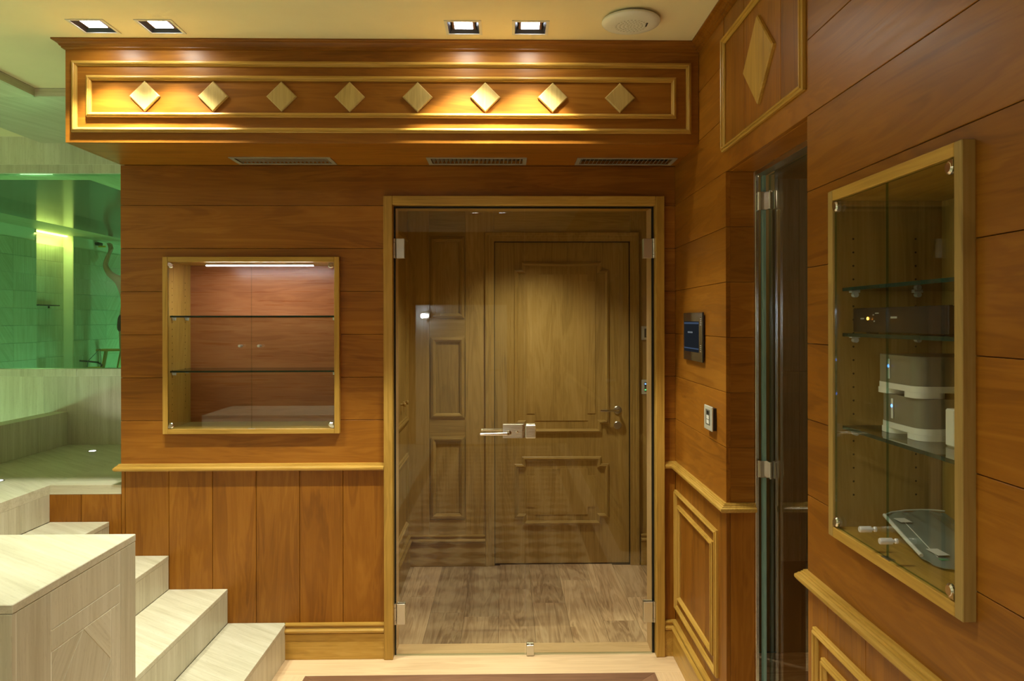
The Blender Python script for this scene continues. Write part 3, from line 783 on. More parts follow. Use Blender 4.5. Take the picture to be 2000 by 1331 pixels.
def wall_switch(label, x0, x1, y, z0, z1, lit):
    t = thing('wall_control', label, 'switch', ((x0+x1)/2, y, z0))
    one('plate', plain('grey_metal_plate', (.55, .54, .46), .4, .2), x0, x1, y-.009, y-.0004, z0, z1, parent=t, bev=.0015)
    w_, h_ = x1-x0, z1-z0
    one('inner_panel', plain('dark_panel', (.05, .05, .045), .3), x0+w_*.2, x1-w_*.2, y-.011, y-.0092, z0+h_*.18, z1-h_*.18, parent=t, bev=.0005)
    for i in range(3):
        zz = z0+h_*(.24+.19*i)
        one('button', WHITE, x0+w_*.34, x1-w_*.26, y-.0130, y-.0112, zz, zz+h_*.14, parent=t, bev=.0004)
    if lit:
        one('indicator_lamp', emitter('blue_led', (.1, .25, 1), 3), x0+w_*.23, x0+w_*.31, y-.0130, y-.0112, z0+h_*.68, z0+h_*.76, parent=t, bev=0)
        one('indicator_lamp', emitter('green_led', (.1, 1, .25), 1.5), x0+w_*.23, x0+w_*.31, y-.0130, y-.0112, z0+h_*.27, z0+h_*.34, parent=t, bev=0)
    else:
        one('display', SEAL, x0+w_*.34, x1-w_*.26, y-.0130, y-.0112, z0+h_*.81-.012, z0+h_*.81, parent=t, bev=0)
wall_switch('grey wall control without lights right of the oak vestibule door, the upper one', .876, .968, YV, 1.449, 1.538, False)
wall_switch('grey wall control with blue and green indicator lights right of the oak vestibule door', .876, .968, YV, 1.100, 1.192, True)

# ---------------------------------------------------------------- glass door in the right wall
d3 = struct('door_3', (.93, 2.375, 0), 'frameless glass door set deep in the right wall')
one('steel_channel', CHROME, .903, .9145, 2.738, 2.7485, .0006, 2.112, parent=d3)
one('steel_channel', STEEL, .903, .940, 2.004, 2.7375, 2.096, 2.112, parent=d3)
bm = BM(); box(bm, .926, .936, 2.722, 2.7485, .0006, 2.0955)
obj('fixed_glass_strip', bm, EDGE_L, d3)
l3 = pane('glass_leaf', TINTED, EDGE, .944, .953, 2.010, 2.716, .010, 2.094, 0, d3)
for z0_, z1_ in ((1.970, 2.035), (1.010, 1.070), (.12, .2)):
    bm = BM(); box(bm, .936, .9435, 2.685, 2.716, z0_, z1_, .001); box(bm, .9537, .962, 2.685, 2.716, z0_, z1_, .001); cyl(bm, (.912, 2.726, z0_), (.912, 2.726, z1_), .0065, 14); box(bm, .912, .937, 2.714, 2.7205, z0_, z1_)
    obj('hinge', bm, CHROME, l3)
one('magnet_plate', CHROME, .9035, .912, 2.7365, 2.7378, 1.53, 1.66, parent=d3)
# dim side room beyond it
sw = struct('wall_side_room', (1.6, 4.9, 0))
one('wall_block', OKZ, 1.125, 1.28, 3.60, 5.0, 0, 2.5, parent=sw, bev=0)
for a in (1.28, 1.60, 1.92, 2.24):
    one('stone_tile', SZ, a+J, a+.32-J, 4.95, 5.0, 0, 1.24, parent=sw, bev=.001); one('stone_tile', SZ, a+J, a+.32-J, 4.95, 5.0, 1.242, 2.5, parent=sw, bev=.001)
one('end_wall', OKZ, 2.4, 2.5, .9, 5.0, 0, 2.5, parent=sw, bev=0)
one('near_wall', OKZ, .93, 2.5, .8, .9, 0, 2.5, parent=sw, bev=0)
one('door_casing', wood('oak', 'Z'), 1.2805, 1.30, 3.58, 3.64, 0, 2.1, parent=sw)
one('shower_panel', plain('dark_stone', (.06, .055, .04), .3), 1.2805, 1.31, 3.9, 4.5, .3, 1.1, parent=sw)
sflr = struct('floor', (1.7, 2.9, 0))
for i in range(9):
    one('plank', wood('floor_oak', 'X'), .931, 2.4, 1.95+.182*i+.0006, 1.95+.182*(i+1)-.0006, -.012, -.0005, parent=sflr, bev=.0006)
one('stone_floor', plain('dark_stone', (.06, .055, .04), .3), 1.1, 2.4, 3.59, 4.95, -.012, 0, parent=sflr)
cc = one('ceiling', PAINT, .925, 2.5, .8, 5.0, 2.5, 2.53, bev=0); skind(cc)

# ---------------------------------------------------------------- wall cabinets
def cabinet(label, cat, origin, s_dir, width, z0, z1, depth, glass_rec, side_t, shelves, knob_z, wall_d, light, back_mat, side_mat, hz_mat, group=None, face=None):
    """s runs along the wall, d goes into the wall; origin = front corner (s=0,d=0)"""
    O = Vector(origin); S = Vector(s_dir); D = Vector((0, 1, 0)) if abs(S.x) > .5 else Vector((1, 0, 0))
    cen = O + S*width/2; t = thing('display_cabinet', label, cat, (cen.x, cen.y, z0), group)
    def B(bm, s0, s1, d0, d1, a, b, bev=0):
        p = O + S*s0 + D*d0; q = O + S*s1 + D*d1; return box(bm, p.x, q.x, p.y, q.y, a, b, bev)
    def P(s, d, z): v = O + S*s + D*d; return (v.x, v.y, z)
    def piece(name, mat, *a, parent=t, bev=.0008):
        bm = BM(); B(bm, *a, bev); return obj(name, bm, mat, parent)
    T_ = side_t
    piece('side_panel', side_mat, 0, T_, 0, depth, z0, z1, bev=.0015)
    sp2 = piece('side_panel', side_mat, width-T_, width, 0, depth, z0, z1, bev=.0015)
    piece('top_panel', hz_mat, T_+.0003, width-T_-.0003, 0, depth, z1-T_, z1, bev=.0015)
    piece('bottom_panel', hz_mat, T_+.0003, width-T_-.0003, 0, depth, z0, z0+T_, bev=.0015)
    piece('back_panel', back_mat, T_, width-T_, depth-.012, depth, z0+T_+.0003, z1-T_-.0003)
    # glass doors
    mid = width/2; gz0, gz1 = z0+T_+.002, z1-T_-.002
    for k, (a, b) in enumerate(((T_+.0015, mid-.0012), (mid+.0012, width-T_-.0015))):
        bm = BM(); B(bm, a, b, glass_rec, glass_rec+.005, gz0, gz1)
        ax = 1 if abs(S.x) > .5 else 0
        g = obj('glass_door', bm, CLEAR, t, edge_mat=EDGE, edge_test=lambda p, ax=ax: abs(p.normal[ax]) < .5)
        ks = mid + (-.0435 if k == 0 else .0435)
        bm = BM(); lathe(bm, P(ks, glass_rec-.0003, knob_z), tuple(-D), [(.0055, 0), (.0055, .004), (.0035, .006), (.0035, .010), (.0064, .011), (.0066, .034), (.0056, .036)], 16)
        obj('knob', bm, plain('pale_steel', (.70, .71, .70), .35, .5), g, smooth=True)
        hs = (T_+.0155) if k == 0 else (width-T_-.0155)
        for zz in (gz0+.0145, gz1-.0145):
            bm = BM(); v = Vector(P(hs, glass_rec-.0004, zz))
            lathe(bm, v, tuple(-D), [(.0125, 0), (.0125, .004), (.009, .007)], 16)
            sg = 1 if zz > (z0+z1)/2 else -1
            B(bm, min(hs, T_+.002 if k == 0 else width-T_-.002), max(hs, T_+.002 if k == 0 else width-T_-.002), glass_rec-.0065, glass_rec-.0005, min(zz, zz+sg*.0120), max(zz, zz+sg*.0120))
            obj('corner_hinge', bm, CHROME, g, smooth=True)
    bm = BM(); B(bm, mid-.016, mid+.016, glass_rec-.004, glass_rec+.010, z0+T_+.0002, z0+T_+.0017); obj('door_catch', bm, STEEL, t)
    for sz_ in shelves:
        bm = BM(); B(bm, T_+.0015, width-T_-.0015, glass_rec+.018, depth-.014, sz_-.008, sz_)
        g = obj('glass_shelf', bm, glass('shelf_glass', (.86, .94, .90), .045), t, edge_mat=EDGE_S, edge_test=lambda p: abs(p.normal[2]) < .5)
        for s_ in (T_+.009, width-T_-.009):
            for d_ in (glass_rec+.045, depth-.075):
                bm = BM(); cyl(bm, P(s_-.007, d_, sz_-.0165), P(s_+.007, d_, sz_-.0165), .0062, 12); B(bm, s_-.007, s_+.007, d_-.011, d_+.009, sz_-.0115, sz_-.0085)
                obj('shelf_support', bm, plain('clear_plastic', (.62, .66, .68), .15), g)
    bm = BM()
    nz = int((z1-z0-.16)/.032)
    for s_ in (T_+.0002, width-T_-.0002):
        for d_ in (glass_rec+.045, depth-.075):
            for i in range(nz):
                zz = z0+.1+.032*i
                if any(abs(zz-q+.0165) < .012 for q in shelves): continue
                cyl(bm, P(s_-.0004, d_, zz), P(s_+.0004, d_, zz), .0024, 8)
    o = obj('pin_holes', bm, plain('dark_hole', (.02, .012, .005), .8), t); o['kind'] = 'stuff'
    if light:
        s0, s1 = light
        piece('light_bar', CHROME, s0, s1, .040, .062, z1-T_-.0135, z1-T_-.0050)
        bm = BM(); B(bm, s0+.004, s1-.004, .0395, .058, z1-T_-.0165, z1-T_-.0138); obj('light_diffuser', bm, emitter('cabinet_led', (.86, .90, 1.0), 38), t)
    return t
cabinet('square glass fronted display cabinet with lit top bar in the back wall', 'cabinet', (-1.584, 3.551, 0), (1, 0, 0), .8135, 1.052, 1.8725, .27, .0055, .0235,
        (1.600, 1.3435), 1.460, 3.574, (.181, .685), wood('cherry_red', 'X'), wood('oak_trim', 'Z', (0, 0, .001)), OTX)
c2 = cabinet('tall glass fronted cabinet holding electronic boxes on the right wall', 'cabinet', (.776, 1.8215, 0), (0, -1, 0), .540, 1.0585, 1.8815, .275, .0055, .0245,
        (1.650, 1.543, 1.3235), 1.132, .799, None, wood('oak', 'Z', (0, 0, .002)), wood('oak', 'Z', (0, 0, .003)), OTY)
# contents of the right cabinet
rc = thing('network_receiver', 'flat black receiver with one orange light on the middle glass shelf', 'electronic device', (.92, 1.57, 1.543))
one('case', BLACK, .822, 1.03, 1.385, 1.765, 1.5475, 1.600, parent=rc, bev=.002)
one('front_plate', plain('black_front', (.02, .02, .02), .25), .812, .8218, 1.383, 1.767, 1.5465, 1.601, parent=rc, bev=.0015)
bm = BM(); ball(bm, (.8115, 1.694, 1.577), .0035, .5); obj('power_light', bm, emitter('orange_led', (1, .32, .02), 14), rc)
MARK = plain('pale_print', (.42, .45, .42), .5)
for y_, z_, w__, h__ in ((1.72, 1.577, .016, .003), (1.668, 1.585, .006, .002), (1.664, 1.571, .005, .003), (1.652, 1.5885, .016, .002), (1.58, 1.579, .026, .004)):
    one('print_mark', MARK, .8114, .8119, y_-w__/2, y_+w__/2, z_-h__/2, z_+h__/2, parent=rc, bev=0)
for y_ in (1.42, 1.73):
    one('foot', BLACK, .83, .85, y_-.01, y_+.01, 1.5433, 1.5475, parent=rc)
def rrect(x0, x1, y0, y1, r, z, seg=6):
    pts = []
    for cx_, cy_, a0 in ((x1-r, y1-r, 0), (x0+r, y1-r, 90), (x0+r, y0+r, 180), (x1-r, y0+r, 270)):
        for i in range(seg+1):
            a = math.radians(a0 + 90*i/seg); pts.append((cx_+r*math.cos(a), cy_+r*math.sin(a), z))
    return pts
GREYB = plain('warm_grey_plastic', (.20, .19, .145), .35)
def unit(label, x0, x1, y0, y1, z):
    t = thing('stacked_device', label, 'electronic device', ((x0+x1)/2, (y0+y1)/2, z))
    r = .030
    bm = BM(); extrude_poly(bm, rrect(x0+.001, x1-.001, y0+.001, y1-.001, r, z+.0255), (0, 0, .061)); obj('grey_body', bm, GREYB, t, smooth=True)
    bm = BM(); extrude_poly(bm, rrect(x0, x1, y0, y1, r, z+.0125), (0, 0, .0128)); obj('white_base', bm, WHITE, t, smooth=True)
    for cx_, cy_ in ((x0+.034, y0+.034), (x1-.034, y0+.034), (x0+.034, y1-.034), (x1-.034, y1-.034)):
        bm = BM(); extrude_poly(bm, [(max(x0, min(x1, cx_+dx)), max(y0, min(y1, cy_+dy)), z+.0004) for dx, dy, _ in rrect(-.034, .034, -.034, .034, .024, 0, 4)], (0, 0, .0120)); obj('foot', bm, WHITE, t, smooth=True)
    ym = y0+(y1-y0)*.63
    one('light_strip', plain('pale_strip', (.75, .78, .74), .3), x0-.0016, x0+.0005, ym-.0045, ym+.0045, z+.034, z+.078, parent=t, bev=.001)
    bm = BM(); ball(bm, (x0-.0018, ym, z+.062), .0036, .4); obj('status_light', bm, emitter('blue_led', (.1, .25, 1), 3), t)
unit('lower of the two stacked grey boxes with white bases', .848, 1.030, 1.545, 1.722, 1.3237)
unit('upper of the two stacked grey boxes with white bases', .844, 1.026, 1.549, 1.730, 1.3237+.0870)
t = thing('power_adapter', 'small upright white adapter on the glass shelf beside the stacked boxes', 'adapter', (.888, 1.486, 1.3237))
one('case', WHITE, .874, .902, 1.470, 1.502, 1.3239, 1.398, parent=t, bev=.003); one('socket', BLACK, .9021, .906, 1.479, 1.493, 1.35, 1.375, parent=t)
# clear sheet with a white rim, lying tilted on the cabinet floor
zb_ = 1.0585+.0245
sh = thing('plastic_wrapped_panel', 'fan shaped clear wrapped panel with white rim lying on the cabinet floor', 'wrapped panel', (.93, 1.62, zb_))
front = [(.842, 1.530), (.846, 1.495), (.858, 1.468), (.885, 1.450), (.935, 1.440), (1.0, 1.440)]
rear = [(.880, 1.757), (.905, 1.775), (.945, 1.787), (.98, 1.790), (1.01, 1.788), (1.035, 1.780)]
def zz_(y): return zb_ + .006 + max(0, (y-1.50))*.105
bm = BM(); A = [bm.verts.new((x, y, zz_(y))) for x, y in rear]; Bv = [bm.verts.new((x, y, zz_(y))) for x, y in front]
for i in range(5): bm.faces.new((A[i], A[i+1], Bv[i+1], Bv[i]))
bmesh.ops.subdivide_edges(bm, edges=bm.edges, cuts=3, use_grid_fill=True)
for v in bm.verts: v.co.z += .0025*math.sin(v.co.x*90+v.co.y*60)*math.sin(v.co.y*75)
bmesh.ops.solidify(bm, geom=bm.faces[:], thickness=.002)
film, nt_, out_ = new_mat('plastic_film')
t_ = nt_.nodes.new('ShaderNodeBsdfTransparent'); t_.inputs[0].default_value = (.75, .82, .78, 1)
p_ = nt_.nodes.new('ShaderNodeBsdfPrincipled'); p_.inputs['Base Color'].default_value = (.34, .42, .38, 1); p_.inputs['Roughness'].default_value = .15
m_ = nt_.nodes.new('ShaderNodeMixShader'); m_.inputs[0].default_value = .55
nt_.links.new(t_.outputs[0], m_.inputs[1]); nt_.links.new(p_.outputs[0], m_.inputs[2]); nt_.links.new(m_.outputs[0], out_.inputs[0])
obj('clear_sheet', bm, film, sh, smooth=True)
bm = BM(); rim = [(x, y, zz_(y)+.004) for x, y in (front[0], ((front[0][0]*2+rear[0][0])/3-.001, 1.606), rear[0])]
tube(bm, rim, .0042, 8); obj('white_edge', bm, WHITE, sh, smooth=True)
bm = BM(); tube(bm, [(x, y, zz_(y)+.004) for x, y in rear], .0020, 8); obj('white_edge', bm, WHITE, sh, smooth=True)
bm = BM(); tube(bm, [(.870, 1.520, zz_(1.52)+.004), (.905, 1.72, zz_(1.72)+.004)], .0010, 6); obj('sheet_seam', bm, WHITE, sh)
one('paper_label', WHITE, .868, .892, 1.515, 1.560, zz_(1.56)+.0045, zz_(1.56)+.0055, parent=sh, bev=0)
one('green_sticker', plain('green_sticker', (.05, .30, .14), .5), .866, .882, 1.500, 1.512, zz_(1.51)+.0045, zz_(1.51)+.0055, parent=sh, bev=0)
one('paper_label', WHITE, .890, .915, 1.700, 1.735, zz_(1.73)+.0045, zz_(1.73)+.0055, parent=sh, bev=0)
bm = BM(); bmesh.ops.create_icosphere(bm, subdivisions=3, radius=.017)
for v in bm.verts: v.co *= 1 + .22*math.sin(v.co.x*420+1)*math.cos(v.co.y*380) + .1*math.sin(v.co.z*600)
bmesh.ops.translate(bm, verts=bm.verts, vec=(.868, 1.422, zb_+.0175))
tag(obj('paper_wad', bm, WHITE), 'small white crumpled paper wad at the near corner of the right cabinet floor', 'paper')

# ---------------------------------------------------------------- wall devices on the right wall
def rbox(name, mat, d0, d1, y0, y1, z0, z1, parent, bev=.001):  # d = distance out of the right wall
    return one(name, mat, XR-d1, XR-d0, y0, y1, z0, z1, parent=parent, bev=bev)
tp = thing('touch_panel', 'black glass touch panel on the right wall beside the double door', 'touch panel', (XR, 3.19, 1.404))
rbox('back_box', plain('grey_box', (.16, .15, .13), .5), .0003, .006, 3.05, 3.33, 1.412, 1.597, tp)
rbox('glass_front', plain('black_glass', (.008, .009, .011), .04, 0, .7), .0062, .0135, 3.031, 3.350, 1.4045, 1.6065, tp, .0012)
rbox('screen', emitter('dim_screen', (.03, .035, .042), .22), .0136, .0139, 3.085, 3.335, 1.442, 1.570, tp, 0)
LINE = emitter('screen_line', (.10, .15, .25), .25)
rbox('screen_bar', LINE, .0140, .0142, 3.085, 3.335, 1.559, 1.566, tp, 0); rbox('screen_bar', LINE, .0140, .0142, 3.085, 3.335, 1.454, 1.459, tp, 0)
for i in range(4): rbox('screen_icon', emitter('icon', (.35, .38, .4), .5), .0140, .0142, 3.19+.022*i, 3.20+.022*i, 1.521, 1.527, tp, 0)
for zz in (1.447, 1.455, 1.463, 1.471, 1.555, 1.563, 1.571, 1.579): rbox('key_mark', plain('pale_print', (.42, .45, .42), .5), .0136, .0139, 3.048, 3.064, zz, zz+.0018, tp, 0)
th = thing('thermostat', 'small grey wall controller with white buttons beside the recessed glass door', 'switch', (XR, 2.926, 1.152))
rbox('back_box', BLACK, .0003, .014, 2.874, 2.962, 1.154, 1.240, th)
rbox('plate', plain('grey_metal_plate', (.55, .54, .46), .4, .2), .0142, .020, 2.868, 2.979, 1.152, 1.245, th, .0015)
rbox('inner_panel', plain('dark_grey', (.15, .15, .125), .35), .0202, .0212, 2.893, 2.954, 1.172, 1.231, th, .0004)
rbox('display', SEAL, .0213, .0218, 2.905, 2.935, 1.212, 1.226, th, 0)
for zz in (1.177, 1.1945): rbox('button', WHITE, .0213, .0225, 2.903, 2.937, zz, zz+.0145, th, .0004)

# ---------------------------------------------------------------- ceiling fixtures
RING = plain('fixture_white', (.70, .68, .60), .5)
def downlight(x, y, label, grp='square recessed ceiling downlights'):
    t = thing('downlight', label, 'light', (x, y, ZC), grp)
    bm = BM()
    for a in ((x-.071, x+.071, y-.071, y-.0602), (x-.071, x+.071, y+.0602, y+.071), (x-.071, x-.0602, y-.0602, y+.0602), (x+.0602, x+.071, y-.0602, y+.0602)):
        box(bm, *a, ZC-.003, ZC-.0003)
    obj('trim_ring', bm, RING, t)
    bm = BM(); o_, i_ = .0595, .0450
    for s in range(4):
        c_, s_ = math.cos(s*math.pi/2), math.sin(s*math.pi/2)
        q = [(-o_, -o_, ZC-.0015), (o_, -o_, ZC-.0015), (i_, -i_, ZC+.016), (-i_, -i_, ZC+.016)]
        q2 = [(-o_, -o_-.002, ZC-.0015), (o_, -o_-.002, ZC-.0015), (o_, -o_-.002, ZC+.032), (-o_, -o_-.002, ZC+.032)]
        R_ = lambda p: (x+p[0]*c_-p[1]*s_, y+p[0]*s_+p[1]*c_, p[2])
        bm.faces.new([bm.verts.new(R_(p)) for p in q])
    obj('black_baffle', bm, plain('black_baffle', (.012, .010, .009), .35), t)
    bm = BM()
    for a in ((x-.0445, x+.0445, y-.0445, y-.0355), (x-.0445, x+.0445, y+.0355, y+.0445), (x-.0445, x-.0355, y-.0355, y+.0355), (x+.0355, x+.0445, y-.0355, y+.0355)):
        box(bm, *a, ZC+.009, ZC+.016)
    obj('bronze_reflector', bm, plain('bronze', (.16, .09, .045), .3, .8), t)
    one('lens', emitter('lamp_lens', (.86, .91, 1.0), 16), x-.0352, x+.0352, y-.0352, y+.0352, ZC+.0075, ZC+.014, parent=t, bev=0)
    one('housing', BLACK, x-.0598, x+.0598, y-.0598, y+.0598, ZC+.0165, ZC+.085, parent=t, bev=0)
names = ['square downlight above the left end of the bulkhead, leftmost of the four', 'second square downlight from the left above the bulkhead',
         'square downlight above the middle of the bulkhead, left one of that pair', 'square downlight above the middle of the bulkhead, nearest the round ceiling unit']
for (x, y), n in zip(DOWN_FRONT, names): downlight(x, y, n)
for (x, y) in DOWN_BACK: downlight(x, y, 'square downlight outside the picture, in the ceiling over the camera side of the room')
ap = thing('ceiling_unit', 'round white ceiling unit with a perforated centre and a small dark slot', 'ceiling device', (.475, 2.868, ZC))
bm = BM(); lathe(bm, (.475, 2.868, ZC-.0003), (0, 0, -1), [(.090, 0), (.096, .004), (.108, .010), (.110, .016), (.106, .022), (.092, .028), (.070, .030)], 40); obj('case', bm, WHITE, ap, smooth=True)
bm = BM()
for ri, n_ in ((.0, 1), (.014, 8), (.028, 14), (.042, 20), (.056, 26)):
    for i in range(n_):
        a = 2*math.pi*i/n_; cyl(bm, (.475+ri*math.cos(a), 2.868+ri*math.sin(a), ZC-.0303), (.475+ri*math.cos(a), 2.868+ri*math.sin(a), ZC-.0318), .0042, 6)
o = obj('perforation', bm, plain('pale_grey', (.66, .66, .60), .5), ap); o['kind'] = 'stuff'
one('slot', BLACK, .528, .534, 2.835, 2.868, ZC-.0322, ZC-.0290, parent=ap, bev=0)

ALU = plain('brushed_aluminium', (.42, .41, .34), .4, .35)
VL = ['aluminium ventilation grille under the bulkhead above the display cabinet', 'aluminium ventilation grille under the bulkhead above the glass door, the middle one',
      'aluminium ventilation grille under the bulkhead beside the right wall']
for (a, b), lab in zip(VG, VL):
    t = thing('ventilation_grille', lab, 'vent', ((a+b)/2, (VY0+VY1)/2, ZS-.003), 'ventilation grilles under the bulkhead')
    bm = BM()
    for q in ((a, b, VY0, VY0+.016), (a, b, VY1-.016, VY1), (a, a+.018, VY0+.016, VY1-.016), (b-.018, b, VY0+.016, VY1-.016)): box(bm, *q, ZS-.003, ZS-.0003)
    obj('frame', bm, ALU, t)
    n_ = 22; st_ = (b-a-.036)/n_
    base = None
    for i in range(n_):
        xx = a+.018+st_*(i+.5)
        if base is None:
            bm = BM(); extrude_poly(bm, [(xx-.0045, VY0+.0165, ZS+.0005), (xx-.0030, VY0+.0165, ZS+.0000), (xx+.0055, VY0+.0165, ZS+.0125), (xx+.0040, VY0+.0165, ZS+.0130)], (0, VY1-VY0-.033, 0))
            base = obj('slat', bm, ALU, t)
        else:
            c = base.copy(); COL.objects.link(c); c.location = Vector(base.location) + Vector((st_*i, 0, 0))
    one('duct', BLACK, a+.017, b-.017, VY0+.015, VY1-.015, ZS+.0140, ZS+.0155, parent=t, bev=0)

# ---------------------------------------------------------------- steam room behind the green glass
ZI = 2.773
XS = -6.045
sr = struct('wall_left', (XS, 10, 0))
one('wall_core', GROUT, XS-.30, XS-.151, 4.9, 15, 0, ZI, parent=sr, bev=0)
for a, b in ((4.9, 9.95), (10.79, 15)): one('wall_core', GROUT, XS-.15, XS-.0135, a, b, 0, ZI-.0005, parent=sr, bev=0)
RH = .218
rows = [0.001 + RH*k for k in range(13)]; rows[-1] = ZI-.001
ST45a, ST45b = stone('Z', (.75, 0, 0)), stone('Z', (-.75, 0, 0))
def row_of(y0, y1, n, x, mats, t=.0125):
    w_ = (y1-y0)/n
    for i in range(n):
        m_ = mats[i % len(mats)]; first = None
        for k in range(12):
            if first is None: first = one('stone_tile', m_, x-t, x, y0+w_*i+.0012, y0+w_*(i+1)-.0012, rows[0]+.0012, rows[1]-.0012, parent=sr, bev=.0008)
            else:
                c = first.copy(); COL.objects.link(c); c.location = Vector(first.location) + Vector((0, 0, RH*k))
row_of(7.15, 9.95, 6, XS, [SZ, ST45a, ST45b, ST45a, ST45b, SZ])
row_of(10.79, 14.3, 8, XS, [SZ, ST45b, ST45a])
row_of(9.951, 10.789, 2, XS-.1365, [SZ])
one('niche_cheek', SZ, XS-.15, XS-.001, 10.7905, 10.80, .001, ZI-.001, parent=sr, bev=0)
one('niche_cheek', SZ, XS-.15, XS-.001, 9.94, 9.9495, .001, ZI-.001, parent=sr, bev=0)
sr2 = struct('wall_left', (-4, 15, 0))
one('far_wall', SZ, XS-.3, -1.5, 15, 15.1, 0, ZI, parent=sr2, bev=0)
one('side_wall', SZ, -1.5, -1.4, 4.9, 15.1, 0, ZI, parent=sr2, bev=0)
srf = one('floor', SX, XS-.3, -1.5, 4.88, 15.1, -.03, 0, bev=0); skind(srf)
src = struct('ceiling', (-4, 10, ZI))
PX0, PX1, PY0, PY1 = -5.55, -3.515, 6.52, 13.6
for q in ((XS-.3, PX0, 4.88, 15.1), (PX1, -1.5, 4.88, 15.1), (PX0, PX1, 4.88, PY0), (PX0, PX1, PY1, 15.1)):
    one('stone_soffit', SY, *q, ZI, ZI+.03, parent=src, bev=0)
dk = plain('dark_gloss_panel', (.035, .055, .075), .12, 0, .6)
for i in range(6):
    w_ = (PY1-PY0)/6
    one('gloss_panel', dk, PX0+.001, PX1-.001, PY0+w_*i+.001, PY0+w_*(i+1)-.001, ZI+.001, ZI+.02, parent=src, bev=0)
t = thing('niche_light_strip', 'glowing yellow light strip along the top of the wall niche behind the glass', 'light', (XS-.07, 10.37, ZI-.02))
one('diffuser', emitter('warm_strip', (1, .74, .22), 9), XS-.125, XS-.075, 9.96, 10.78, ZI-.014, ZI-.001, parent=t, bev=0)
t = thing('wall_shelf', 'narrow black shelf bar on the niche wall behind the green glass', 'shelf', (XS-.09, 10.2, 1.79))
one('shelf_bar', BLACK, XS-.136, XS-.02, 10.03, 10.50, 1.785, 1.800, parent=t, bev=.003)
for y in (10.10, 10.43): one('bracket', BLACK, XS-.1365, XS-.12, y-.01, y+.01, 1.755, 1.785, parent=t)

# person on a stepladder, working at the top of that wall
SKIN = plain('skin', (.42, .25, .16), .5, mottled=.04)
CLOTH = plain('dark_shorts', (.012, .013, .018), .85)
def skin_mesh(name, pts, edges, root, mat, parent, sub=2):
    me = bpy.data.meshes.new(name); me.from_pydata([p[0] for p in pts], edges, []); me.update()
    o = bpy.data.objects.new(name, me); COL.objects.link(o); me.materials.append(mat)
    m = o.modifiers.new('skin', 'SKIN'); m.use_smooth_shade = True
    sv = me.skin_vertices[0].data
    for i, p in enumerate(pts):
        r = p[1]; sv[i].radius = (r, r) if isinstance(r, float) else r
        sv[i].use_root = (i == root)
    s_ = o.modifiers.new('subsurf', 'SUBSURF'); s_.levels = sub; s_.render_levels = sub
    o.parent = parent; return o
PO = Vector((-5.58, 11.45, .73))   # between the feet
per = thing('person', 'shirtless person in dark shorts on a stepladder reaching up behind the green glass', 'person', PO)
pts = [((0, 0, .96), (.150, .105)), ((0, 0, 1.10), (.125, .095)), ((-.01, 0, 1.28), (.150, .105)), ((-.03, 0, 1.43), (.165, .100)),
       ((-.035, .0, 1.52), (.062, .058)), ((-.05, .02, 1.59), (.055, .058)), ((-.06, .04, 1.67), (.075, .090)), ((-.06, .04, 1.75), (.070, .082)),
       ((-.18, -.02, 1.47), .062), ((-.30, -.02, 1.56), .050), ((-.375, .01, 1.68), .040), ((-.350, .04, 1.81), .034), ((-.325, .055, 1.885), .026), ((-.32, .06, 1.925), (.036, .020)), 
       ((.13, .0, 1.46), .060), ((.25, -.03, 1.28), .046), ((.22, -.12, 1.08), .036), ((.17, -.20, .95), .026), ((.15, -.24, .90), (.034, .020)),
       ((-.085, 0, .86), .085), ((-.10, -.01, .48), .056), ((-.10, .03, .10), .036), ((-.10, -.09, .035), .034),
       ((.085, 0, .86), .085), ((.10, -.01, .48), .056), ((.10, .03, .10), .036), ((.10, -.09, .035), .034)]
edges = [(0, 1), (1, 2), (2, 3), (3, 4), (4, 5), (5, 6), (6, 7), (3, 8), (8, 9), (9, 10), (10, 11), (11, 12), (12, 13),
         (3, 14), (14, 15), (15, 16), (16, 17), (17, 18), (0, 19), (19, 20), (20, 21), (21, 22), (0, 23), (23, 24), (24, 25), (25, 26)]
def fingers(base, hand, up):
    hv = Vector(pts[hand][0])
    for k, (dx, L_f) in enumerate(((-.027, .072), (-.009, .082), (.009, .078), (.027, .062))):
        a = len(pts); p1 = hv + Vector((dx, .004, up*.035)); p2 = hv + Vector((dx*1.1, -.012, up*(.035+L_f*.5))); p3 = hv + Vector((dx*1.1, -.042, up*(.035+L_f*.7)))
        pts.extend([(tuple(p1), .0105), (tuple(p2), .0095), (tuple(p3), .0085)]); edges.extend([(hand, a), (a, a+1), (a+1, a+2)])
    a = len(pts); p1 = hv + Vector((.040, -.012, up*.002)); p2 = hv + Vector((.052, -.035, up*.028))
    pts.extend([(tuple(p1), .012), (tuple(p2), .010)]); edges.extend([(hand, a), (a, a+1)])
fingers(12, 13, 1); fingers(17, 18, -1)
skin_mesh('body', pts, edges, 0, SKIN, per)
